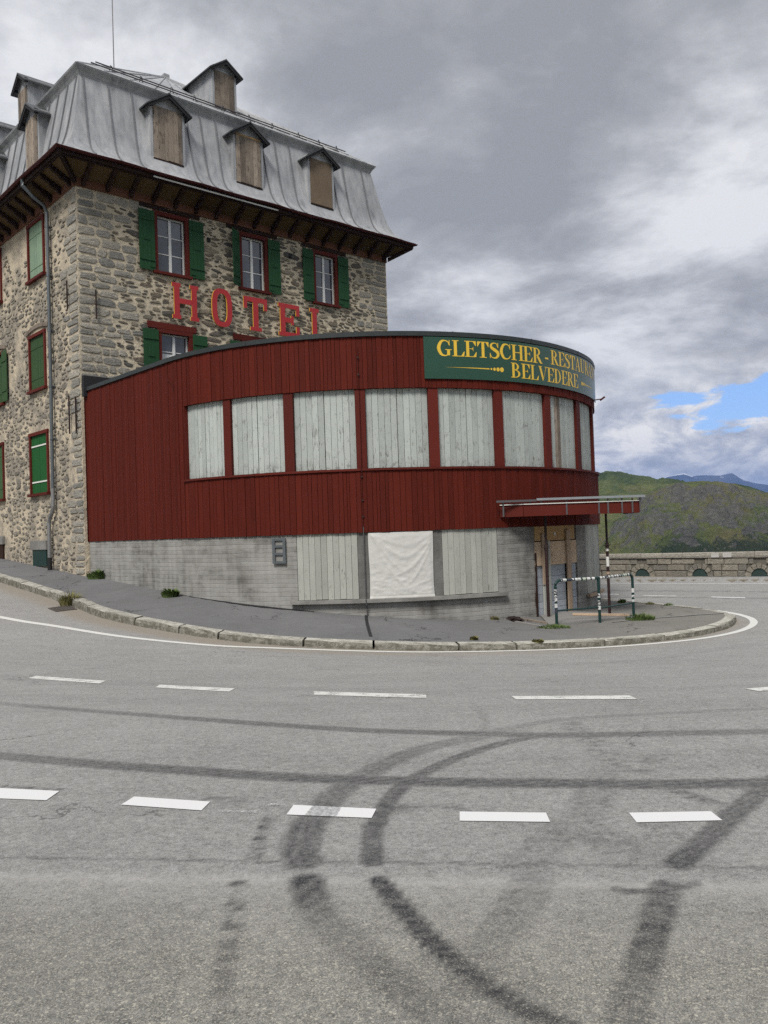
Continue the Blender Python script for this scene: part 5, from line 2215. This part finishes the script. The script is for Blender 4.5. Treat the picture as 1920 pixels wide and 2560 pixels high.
STK = 0
for (px, py, r, tp, lab) in ((3.96, 20.9, .040, CB0, 'dark maroon steel prop with a clamp in front of the boarded doorway'), (5.50, 21.05, .036, CB0, 'slim dark steel prop with stickers beyond the green railing')):
    zb = float(z_walk(px, py)) + .01
    sp_ = empty('support_post', (px, py, zb), lab, 'post', 'props under the canopy')
    f = lambda a, o, z: (px + a, py + o, z)
    mb = MB()
    mb.tube([f(0, 0, zb + .01), f(0, 0, 1.75)], r, 10)
    mb.build('outer_tube', M['post'], sp_, smooth=False)
    mb = MB()
    mb.tube([f(0, 0, 1.70), f(0, 0, tp + .02)], r * .82, 10)
    mb.build('inner_tube', M['rust'], sp_)
    mb = MB()
    mb.box(f, -.09, .09, -.07, .07, zb, zb + .012)
    mb.build('base_plate', M['rust'], sp_)
    mb = MB()
    mb.box(f, -.09, .09, -.07, .07, tp + .02, tp + .048)
    mb.build('head_plate', M['rust'], sp_)
    mb = MB()
    mb.tube([f(0, 0, 1.68), f(0, 0, 1.80)], r * 1.35, 10)
    mb.tube([f(-.10, -.05, 1.74), f(.08, -.06, 1.75)], .012, 6)
    mb.build('collar', M['rust'], sp_)
    if r < .038:
        mb = MB()
        mb.tube([f(.09 * math.cos(t), -.045, 1.62 + .055 * math.sin(t)) for t in np.linspace(0, 2 * math.pi, 15)], .007, 5)
        mb.build('wire_ring', M['rust'], sp_)
        for z0, z1 in ((1.22, 1.46), (1.60, 1.66), (1.02, 1.09)):
            mb = MB()
            mb.tube([f(0, 0, z0), f(0, 0, z1)], r + .0015, 10, cap=False)
            mb.build('sticker', M['stripwhite'] if z0 > 1.1 else M['batten'], sp_)

# ------------------------------------------------------------------ green pipe railing
rp = [np.array(hit(1300 + x / 4.608, 1220 + y / 4.608, z_walk)) for x, y in ((425, 1588), (922, 1552), (1312, 1495))]
zz = [float(z_walk(*p)) for p in rp]
rail = empty('pipe_railing', (*rp[1], zz[1]), 'low dark green tube railing covered in stickers on the pavement', 'railing')
RH = 1.03
tops = [zz[0] + 1.03, zz[1] + 1.04, zz[2] + 1.06]
for i, nm in ((0, 0), (1, 1), (2, 2)):
    mb = MB()
    p = rp[i]
    if i == 1:
        mb.tube([(*p, zz[i] - .05), (*p, tops[i] - .02)], .034, 10)
    else:
        d = norm2(rp[1] - p)
        arc = [(*p, zz[i] - .05), (*p, tops[i] - .14)]
        for t in (20, 45, 70, 90):
            a = rad(t)
            arc.append((*(p + d * .12 * (1 - math.cos(a))), tops[i] - .12 + .12 * math.sin(a)))
        mb.tube(arc, .034, 10)
    mb.build('rail_post', M['greenrail'], rail, smooth=False)
for i in (0, 1):
    mb = MB()
    a, b = rp[i], rp[i + 1]
    d = norm2(b - a)
    s0 = .12 if i == 0 else 0
    e0 = .12 if i == 1 else 0
    mb.tube([(*(a + d * s0), tops[i]), (*(b - d * e0), tops[i + 1])], .034, 10)
    mb.build('top_rail', M['greenrail'], rail)
    mb = MB()
    mb.tube([(*a, zz[i] + .34), (*b, zz[i + 1] + .36)], .02, 8)
    mb.build('lower_rail', M['greenrail'], rail)
for i in (0, 1, 2):
    z = zz[i] + random.uniform(.25, .35)
    while z < tops[i] - .16:
        h = random.uniform(.05, .11)
        if random.random() < .8:
            mb = MB()
            mb.tube([(*rp[i], z), (*rp[i], z + h)], .0355, 10, cap=False)
            # only the road-facing half is wrapped
            mb.build('sticker', M['sticker'], rail)
        z += h + random.uniform(.01, .08)
for i in (0, 1):
    a, b = rp[i], rp[i + 1]
    L_ = float(np.linalg.norm(b - a))
    s_ = .14 if i == 0 else .03
    while s_ < L_ - .16:
        h = random.uniform(.04, .10)
        f0, f1 = s_ / L_, (s_ + h) / L_
        P = lambda f: (*(a + (b - a) * f), tops[i] + (tops[i + 1] - tops[i]) * f)
        mb = MB()
        mb.tube([P(f0), P(f1)], .0355, 10, cap=False)
        mb.build('sticker', M['sticker'], rail)
        s_ += h + random.uniform(.005, .05)

# ------------------------------------------------------------------ tarpaulin over the middle opening
mb = MB()
n = 64
ga, gz_ = (0.15, 12.45), (.685, 2.25)
rows = []
uu0, uu1 = U(ga[0]), U(ga[1])
for j in range(n + 1):
    r = []
    for i in range(n + 1):
        fx, fz = i / n, j / n
        X, Z = fx, fz
        sag = (1 - Z)
        # swags hanging from the two upper corners, creases across the lower half
        sw = 0
        for k, amp in ((.20, .020), (.38, .026), (.58, .030), (.80, .024)):
            c = 1 - k - .0 + .95 * k * (2 * abs(X - .55)) ** 1.5
            sw += amp * math.exp(-((Z - c) / .035) ** 2)
        w1 = float(fbm(np.array([X * 6 + Z * 3]), np.array([Z * 9 - X * 2]), 4, 21, ridged=True)[0])
        w2 = float(fbm(np.array([X * 2.5 - Z]), np.array([Z * 14 + X * 3]), 4, 31, ridged=True)[0])
        o = .032 + sw * .35 + .020 * w1 * (.4 + sag) + .016 * w2 * sag * sag
        edge = min(fx, 1 - fx, fz, 1 - fz)
        o = .032 + (o - .028) * min(1, edge / .06)
        du = .012 * math.sin(fz * 5) * (1 if i == 0 else (-1 if i == n else 0)) + (fx - .5) * .03 * (1 - fz)
        dzb = -.0 if j else .02 * math.sin(fx * 6)
        top_sag = -.03 * math.sin(math.pi * fx) if j == n else 0
        r.append(AN(uu0 + (uu1 - uu0) * fx + du, o + (.03 if j < 3 else 0) * 1.0, gz_[0] + (gz_[1] - gz_[0]) * fz + dzb + top_sag * 0))
    rows.append(r)
mb.quadgrid(rows)
mb.build('tarpaulin', M['tarp'], None, smooth=True, label='wrinkled white tarpaulin hung over the middle ground floor opening', cat='tarpaulin')

# ------------------------------------------------------------------ doorstep and debris
dsp = [np.array(hit(1300 + x / 4.608, 1220 + y / 4.608, z_walk)) for x, y in ((330, 1590), (700, 1562), (1270, 1500), (1240, 1468), (640, 1440))]
mb = MB()
tp = [(*p, float(z_walk(*p)) + .045) for p in dsp] + [AN(U(45), .02, .05), AN(U(37), .02, .05)]
bt = [(x, y, z - .2) for x, y, z in tp]
mb.poly(tp)
mb.quadgrid([tp, bt], 0, True)
mb.build('door_step', M['greywood'], None, label='low weathered timber step in front of the boarded doorway', cat='step')


def on_walk(px, py):
    p = hit(px, py, z_walk)
    return np.array(p), float(z_walk(*p))


def loose_board(p0, p1, w_, th, mat, label, lift=.0):
    a, za = on_walk(*p0)
    b, zb = on_walk(*p1)
    d = norm2(b - a)
    L_ = float(np.linalg.norm(b - a))
    nrm = np.array([-d[1], d[0]])
    mb = MB()
    f = lambda x, o, z: (*(a + d * x + nrm * o), za + (zb - za) * x / L_ + z + lift)
    mb.box(f, 0, L_, -w_ / 2, w_ / 2, .0, th, 3)
    mb.build('loose_plank', M[mat], None, label=label, cat='plank', group='loose planks by the doorway')


loose_board((1297, 1549), (1385, 1562), .10, .04, 'rawwood', 'dark broken plank lying along the foot of the concrete wall left of the doorway')
loose_board((1290, 1556), (1378, 1572), .09, .03, 'greywood', 'grey plank edging the pavement beside the left railing post')
loose_board((1432, 1543), (1575, 1545), .09, .05, 'batten', 'pale brown batten lying on the step behind the railing', .05)
mb = MB()
cpt = [on_walk(1275 + 8 * i, 1549 + (i % 3) * 2 + i * .8) for i in range(5)]
for i, (p, z) in enumerate(cpt):
    for k in range(3):
        q_ = p + np.array([random.uniform(-.08, .08), random.uniform(-.06, .06)])
        a = random.uniform(0, 3.1)
        mb.box(lambda x, o, zz_: (q_[0] + x * math.cos(a) - o * math.sin(a), q_[1] + x * math.sin(a) + o * math.cos(a), z + zz_), -.09, .09, -.03, .03, .0 + k * .025, .02 + k * .03)
mb.build('rubble_heap', M['rust'], None, label='small heap of dark debris at the foot of the concrete wall', cat='rubble', kind='stuff')
mb = MB()
for i in range(4):
    p, z = on_walk(1571 + i * 5, 1546 + (i % 2) * 2)
    mb.tube([(p[0] - .03, p[1], z + .03), (p[0] + .03, p[1] + .01, z + .035)], [.02, .03], 7)
mb.build('crumpled_wrapper', M['bluegrey'], None, label='crumpled blue wrapper at the foot of the right railing post', cat='litter')

# drain grate in the gutter
dg = [np.array(hit(x, y, z_road)) for x, y in ((120, 1522), (178, 1514), (193, 1524), (140, 1530))]
c_ = sum(dg) / 4
mb = MB()
P = [(*p, float(z_road(*p)) + .006) for p in dg]
fmg = lambda a, b, dz_=0: tuple((np.array(P[0]) * (1 - a) * (1 - b) + np.array(P[1]) * a * (1 - b) + np.array(P[2]) * a * b + np.array(P[3]) * (1 - a) * b) + np.array([0, 0, dz_]))
mb.poly([fmg(0, 0), fmg(1, 0), fmg(1, 1), fmg(0, 1)])
mb2 = MB()
for i in range(9):
    a = i / 9
    mb2.quadgrid([[fmg(a, 0, .001), fmg(a, 0, .016), fmg(a + .06, 0, .016), fmg(a + .06, 0, .001)], [fmg(a, 1, .001), fmg(a, 1, .016), fmg(a + .06, 1, .016), fmg(a + .06, 1, .001)]])
for b in (0, .5, .94):
    mb2.quadgrid([[fmg(0, b, .001), fmg(0, b, .018), fmg(0, b + .06, .018), fmg(0, b + .06, .001)], [fmg(1, b, .001), fmg(1, b, .018), fmg(1, b + .06, .018), fmg(1, b + .06, .001)]])
gr = empty('drain_grate', P[0], 'rusty cast iron drain grate in the gutter below the kerb', 'drain')
mb.build('drain_pit', M['black'], gr, recalc=False)
mb2.build('grating', M['iron'], gr)


# ------------------------------------------------------------------ weeds
def weed(px, py, r, h, n, m, label, f=z_walk, leafy=True):
    r, h, n = r * 1.0, h * 1.35, int(n * 1.3)
    p = hit(px, py, f)
    mb = MB()
    for i in range(n):
        a = random.uniform(0, 2 * math.pi)
        d = r * math.sqrt(random.random())
        x, y = p[0] + d * math.cos(a), p[1] + d * math.sin(a) * .55
        z = float(f(x, y)) - .01
        lean = random.uniform(.1, .8)
        hh = h * random.uniform(.4, 1) * (1 - .5 * d / r)
        dx_, dy_ = math.cos(a) * lean * hh, math.sin(a) * lean * hh
        w_ = random.uniform(.004, .009) if not leafy else random.uniform(.014, .030)
        px_, py_ = -math.sin(a + .5) * w_, math.cos(a + .5) * w_
        m1 = (x + dx_ * .45, y + dy_ * .45, z + hh * .7)
        mb.poly([(x - px_ * .6, y - py_ * .6, z), (x + px_ * .6, y + py_ * .6, z), (m1[0] + px_, m1[1] + py_, m1[2]), (m1[0] - px_, m1[1] - py_, m1[2])])
        mb.poly([(m1[0] - px_, m1[1] - py_, m1[2]), (m1[0] + px_, m1[1] + py_, m1[2]), (x + dx_, y + dy_, z + hh * random.uniform(.7, 1.0))])
    mb.build('weed_tuft', M[m], None, recalc=False, label=label, cat='weed', group='weeds in the pavement joints')


weed(176, 1514, .26, .42, 420, 'drygrass', 'largest grass tuft against the kerb beside the drain grate', z_road, False)
weed(176, 1512, .20, .26, 160, 'leaf', 'green leaves among the grass tuft beside the drain grate', z_road, True)
weed(216, 1521, .13, .24, 200, 'drygrass', 'smaller grass tuft just right of the drain', z_road, False)
weed(248, 1446, .32, .30, 420, 'leaf', 'leafy weed at the left end of the concrete wall')
weed(426, 1492, .20, .26, 300, 'leaf', 'leafy weed in the middle of the board marked concrete wall foot')
weed(45, 1396, .28, .42, 320, 'leaf', 'tall leafy weed at the foot of the stone wall near the downpipe')
weed(95, 1407, .35, .20, 220, 'leaf', 'low weeds under the green vent cover')
weed(182, 1428, .25, .18, 160, 'leaf', 'low weeds at the hotel corner beside the downpipe foot')
weed(365, 1553, .12, .14, 120, 'leaf', 'small green tuft on the kerb face left of the tar seam', z_road)
weed(390, 1559, .11, .12, 110, 'drygrass', 'small dry tuft on the kerb face', z_road, False)
weed(590, 1592, .22, .10, 220, 'leaf', 'green weeds sprouting under the long kerbstones', z_road)
weed(655, 1598, .20, .10, 200, 'leaf', 'green weeds at the kerbstone gap right of the longest tuft', z_road)
weed(885, 1610, .16, .09, 150, 'leaf', 'weeds below the kerb near the tar seam', z_road)
weed(1185, 1600, .07, .12, 90, 'drygrass', 'yellowish tuft growing between two kerbstones')
weed(1345, 1606, .10, .10, 90, 'drygrass', 'dry tuft on the kerb below the left railing post')
weed(1600, 1550, .34, .20, 380, 'leaf', 'green grass patch at the foot of the right railing post', z_walk, False)
weed(1385, 1570, .36, .11, 320, 'leaf', 'grass around the foot of the left railing post', z_walk, False)
weed(1235, 1549, .12, .12, 120, 'drygrass', 'dry grass at the foot of the concrete wall', z_walk, False)
weed(1555, 1507, .10, .14, 90, 'leaf', 'dark tuft on the far edge of the pavement behind the post')
weed(1625, 1511, .12, .10, 90, 'drygrass', 'dry tuft on the far edge of the pavement beyond the railing', z_walk, False)
weed(1672, 1514, .12, .10, 90, 'leaf', 'small tuft on the far pavement edge toward the tip', z_walk, False)

# ================================================================== PARAPET beyond the bend
par = empty('parapet_wall', PW(4, 0, 0), 'low granite block parapet with small arched openings along the far side of the road', 'wall')
ZB = .10
SP0, SP1 = -9.0, 26.0


def ptop(s_):
    return 1.0 + .008 * s_


mb = MB()
mb.box(PW, SP0, SP1, -.42, -.035, ZB - .4, .84)
mb.build('wall_core', M['pmortar'], par)
arches = [1.80 - 2.18 * 2, 1.80 - 2.18, 1.80, 4.04, 6.18, 8.36, 10.5, 12.7, 14.9]
AR, AH = .30, .33
for c in arches:
    mb = MB()
    mb.poly([PW(c + AR * math.cos(t), -.028, ZB + AH * math.sin(t)) for t in np.linspace(0, math.pi, 13)])
    if c > 0:
        mb.build('arch_cover', M['gaterusty'], par, recalc=False)
    # voussoirs
    nv = 7
    for k in range(nv):
        t0, t1 = math.pi * k / nv + .03, math.pi * (k + 1) / nv - .03
        th = .17 + random.uniform(-.02, .03)
        pts = [(c + AR * math.cos(t0), ZB + AH * math.sin(t0)), (c + (AR + th) * math.cos(t0), ZB + (AH + th) * math.sin(t0)),
               (c + (AR + th + .02) * math.cos((t0 + t1) / 2), ZB + (AH + th + .02) * math.sin((t0 + t1) / 2)),
               (c + (AR + th) * math.cos(t1), ZB + (AH + th) * math.sin(t1)), (c + AR * math.cos(t1), ZB + AH * math.sin(t1))]
        mb = MB()
        mb.prism(PW, pts, -.05, random.uniform(.0, .02))
        mb.build('arch_stone', M['parapet'], par)
crs = [ZB, ZB + .235, ZB + .485, .825]
for j in range(3):
    s_ = SP0
    while s_ < 14:
        L_ = random.uniform(.32, .95)
        a0, a1 = s_ + .008, s_ + L_ - .008
        z0, z1 = crs[j] + random.uniform(.002, .022), crs[j + 1] - random.uniform(.002, .022)
        hit_ = False
        segs_ = [(a0, a1)]
        for c in arches:
            zc_ = (z0 if j == 0 else z0)
            rz = (zc_ - ZB) / (AH + .20)
            if rz >= 1:
                continue
            half = (AR + .20) * math.sqrt(max(0, 1 - rz * rz))
            ns = []
            for (x0, x1) in segs_:
                if x1 < c - half or x0 > c + half:
                    ns.append((x0, x1))
                else:
                    if x0 < c - half - .08:
                        ns.append((x0, c - half - .01))
                    if x1 > c + half + .08:
                        ns.append((c + half + .01, x1))
            segs_ = ns
        for (x0, x1) in segs_:
            mb = MB()
            o_ = random.uniform(-.012, .014)
            e = .012
            j_ = [random.uniform(-.008, .008) for _ in range(4)]
            A = [PW(x0, -.06, z0), PW(x1, -.06, z0), PW(x1, -.06, z1), PW(x0, -.06, z1)]
            B = [PW(x0, o_ - .012, z0), PW(x1, o_ - .012, z0), PW(x1, o_ - .012, z1), PW(x0, o_ - .012, z1)]
            C_ = [PW(x0 + e * 1.5, o_ + .01 + j_[0], z0 + e), PW(x1 - e * 1.5, o_ + .01 + j_[1], z0 + e), PW(x1 - e * 1.5, o_ + .01 + j_[2], z1 - e), PW(x0 + e * 1.5, o_ + .01 + j_[3], z1 - e)]
            mb.quadgrid([A, B, C_], 0, True)
            mb.poly(C_)
            mb.build('wall_block', M['parapet'], par)
        s_ += L_
s_ = SP0
while s_ < SP1:
    L_ = random.uniform(.7, 1.45)
    mb = MB()
    o_ = .045 + random.uniform(-.012, .012)
    f = lambda a, o, z: PW(a, o, z)
    j_ = random.uniform(-.008, .008)
    ring0 = lambda a: [PW(a, -.45, .832), PW(a, o_, .832), PW(a, o_ + .012, .90), PW(a, o_ - .01, ptop(a) - .02 + j_), PW(a, -.04, ptop(a) + .012 + j_), PW(a, -.44, ptop(a) + j_)]
    rows = [ring0(s_ + .007), ring0(s_ + L_ / 2), ring0(s_ + L_ - .007)]
    mb.quadgrid(rows, 0, True)
    mb.poly(rows[0][::-1])
    mb.poly(rows[-1])
    mb.build('capstone', M['cap'], par)
    s_ += L_
for a0, a1 in ((4.50, 4.78), (4.93, 5.24)):
    mb = MB()
    mb.box(PW, a0, a1, .05, .068, .845, ptop(a0) - .02, 2)
    mb.build('white_paint_patch', M['patch'], par)
# kerb along the parapet
pk_ = empty('parapet_kerb', (0, 0, 0), 'low stone kerb strip running along the foot of the parapet wall', kind='structure')
s_ = -12.0
while s_ < 30:
    L_ = random.uniform(1.2, 2.4)
    mb = MB()
    pz = lambda a, o: float(z_road(*PW(a, o, 0)[:2]))
    rows = []
    for a in (s_ + .008, s_ + L_ - .008):
        rows.append([PW(a, -.02, pz(a, 0) - .2), PW(a, .72, pz(a, .7) - .2), PW(a, .70, pz(a, .7) + .10), PW(a, .64, pz(a, .7) + .115), PW(a, -.02, .115)])
    mb.quadgrid(rows, 0, True)
    mb.poly(rows[0][::-1])
    mb.poly(rows[1])
    mb.build('kerbstone', M['kerbstone'] if s_ < -100 else M['parapet'], pk_)
    s_ += L_

# ================================================================== TERRAIN
az_ = np.concatenate([np.arange(-180, 5, 3.0), np.arange(5, 42, .055), np.arange(42, 180.1, 3.0)])
rr_ = np.concatenate([np.arange(8, 60, 6.0), np.arange(60, 420, 12.0), np.geomspace(420, 1500, 210), np.geomspace(1530, 16000, 30)])
AZ, RR = np.meshgrid(np.radians(az_), rr_)
TX, TY = RR * np.sin(AZ), RR * np.cos(AZ)
deg = np.degrees(AZ)


def elev(pts):
    """ridge elevation (tangent) as a function of azimuth, from points of the skyline"""
    a, e = [], []
    for x, y in pts:
        r = ray(x, y)
        a.append(math.degrees(math.atan2(r[0], r[1])))
        e.append(r[2] / math.hypot(r[0], r[1]))
    return a, e


aA, eA = elev([(1300, 1160), (1400, 1176), (1494, 1188), (1515, 1187), (1532, 1189), (1560, 1193), (1632, 1204), (1694, 1214), (1760, 1226), (1840, 1250), (1950, 1290)])
aB, eB = elev([(1400, 1440), (1500, 1340), (1600, 1250), (1650, 1224), (1694, 1212), (1722, 1209), (1754, 1208), (1792, 1207), (1839, 1212), (1886, 1227), (1920, 1239), (2000, 1275), (2100, 1330), (2300, 1420)])
EA = np.interp(deg, [-180, 0] + aA + [60, 180], [.02, .075] + eA + [-.03, .0])
EB = np.interp(deg, [-180, 5] + aB + [60, 180], [-.06, -.06] + eB + [-.06, -.06])


def hillz(E, rc_, lo_z, r_near, r_far):
    ridge = E * rc_ + EYE
    up = ss(r_near, rc_, RR)
    prof = lo_z + (ridge - lo_z) * (up ** .9)
    dn = ridge - (RR - rc_) * .25
    return np.where(RR < rc_, prof, dn)


n1 = fbm(TX * .006 + 50, TY * .006 + 50, 6, 3) - .5
n2 = fbm(TX * .018 + 20, TY * .018 + 70, 6, 8, ridged=True) - .55
n3 = fbm(TX * .055 + 20, TY * .055 + 70, 6, 13, ridged=True, gain=.6) - .55
rockA = hillz(EA, 1050.0, -95.0, 330.0, 0)
rockB = hillz(EB, 760.0, -105.0, 260.0, 0)
damp = lambda rc_: ss(300, 420, RR) * (1 - .80 * np.exp(-((RR - rc_) / 60.0) ** 2))
rockA = rockA + (n1 * 40 + n2 * 16 + n3 * 4.0) * damp(1050)
rockB = rockB + (n1 * 24 + n2 * 26 + n3 * 11.0) * damp(760)
TZ = np.maximum(rockA, rockB)
isB = ss(-6, 6, rockB - rockA)
TZ = np.where(RR < 330, -2.2 - (ss(30, 330, RR)) * 95 * ss(3, 12, deg) * (1 - ss(70, 100, deg)) + n1 * ss(60, 300, RR) * 10, TZ)
TZ = np.where((RR > 1300), np.minimum(TZ, -150 - 0 * RR), TZ)
ok_az = ss(0, 6, deg) * (1 - ss(60, 90, deg))
gentle = -2.2 + np.maximum(RR - 60, 0) * .18 * (1 - ss(1500, 3000, RR)) * ss(0, -30, np.where(deg > 90, -30, deg - 0)) + n1 * 12 * ss(60, 200, RR)
gentle = np.minimum(gentle, 220)
TZ = TZ * ok_az + gentle * (1 - ok_az)
TZ = np.where(RR < 62, np.minimum(TZ, -2.2) - 6 * ss(20, 60, RR) * ok_az, TZ)
# keep the ground sheet well under the hotel and road
TZ = np.where(RR < 62, -9.0, TZ)
rocky = isB * ss(.30, .62, fbm(TX * .008 + 9, TY * .008 + 9, 4, 77)) * ss(-.05, .01, TZ / np.maximum(RR, 1)) * 1.1 + .2 * ss(12, 30, n2 * 30)
shrub = isB * ss(0.02, -.05, TZ / np.maximum(RR, 1) - .0) * ss(15.5, 19, deg) + .12 * (1 - isB) * ss(-.028, -.05, TZ / np.maximum(RR, 1))
nY, nX = TX.shape
idx = np.arange(nY * nX).reshape(nY, nX)
faces = np.stack([idx[:-1, :-1], idx[:-1, 1:], idx[1:, 1:], idx[1:, :-1]], -1).reshape(-1, 4)
np_mesh('hills', np.stack([TX, TY, TZ], -1).reshape(-1, 3), faces, M['hill'], attrs=dict(rocky=rocky, shrub=shrub), kind='structure')

# far blue mountains
MD = 9000.0
aM, eM = elev([(1480, 1300), (1560, 1235), (1600, 1215), (1629, 1205), (1667, 1192), (1690, 1188), (1709, 1184), (1729, 1191), (1760, 1189), (1800, 1190), (1829, 1186), (1845, 1194), (1861, 1202), (1889, 1209), (1920, 1213), (1980, 1218), (2060, 1206), (2200, 1240), (2400, 1290)])
azm = np.arange(6, 42, .07)
rm = np.linspace(MD - 3000, MD + 2200, 90)
AZ, RR = np.meshgrid(np.radians(azm), rm)
E = np.interp(np.degrees(AZ), aM, eM)
MX, MY = RR * np.sin(AZ), RR * np.cos(AZ)
ridge = E * MD
up = ss(MD - 3000, MD, RR)
nn_ = fbm(MX * .0011, MY * .0011, 7, 5, ridged=True) - .5
MZ = np.where(RR < MD, -500 + (ridge + 500) * up, ridge - (RR - MD) * .5) + nn_ * 420 * (1 - .96 * np.exp(-((RR - MD) / 500.0) ** 2)) - 120 * ss(0, 900, MD - RR)
nY, nX = MX.shape
idx = np.arange(nY * nX).reshape(nY, nX)
faces = np.stack([idx[:-1, :-1], idx[:-1, 1:], idx[1:, 1:], idx[1:, :-1]], -1).reshape(-1, 4)
np_mesh('mountains', np.stack([MX, MY, MZ], -1).reshape(-1, 3), faces, M['mount'], kind='structure')

# ------------------------------------------------------------------ haze
if True:
    mb = MB()
    mb.box(lambda a, o, z: (a, o, z), -17500, 17500, -17500, 17500, -1100, 600)
    hz = bpy.data.materials.new('blue_mountain_haze')
    hz.use_nodes = True
    nt = hz.node_tree
    nt.nodes.remove(nt.nodes['Principled BSDF'])
    vol = nt.nodes.new('ShaderNodeVolumePrincipled')
    vol.inputs['Color'].default_value = (.26, .46, 1.0, 1)
    vol.inputs['Density'].default_value = 9e-5
    vol.inputs['Anisotropy'].default_value = .2
    nt.links.new(vol.outputs[0], nt.nodes['Material Output'].inputs['Volume'])
    mb.build('haze', hz, None, kind='stuff')
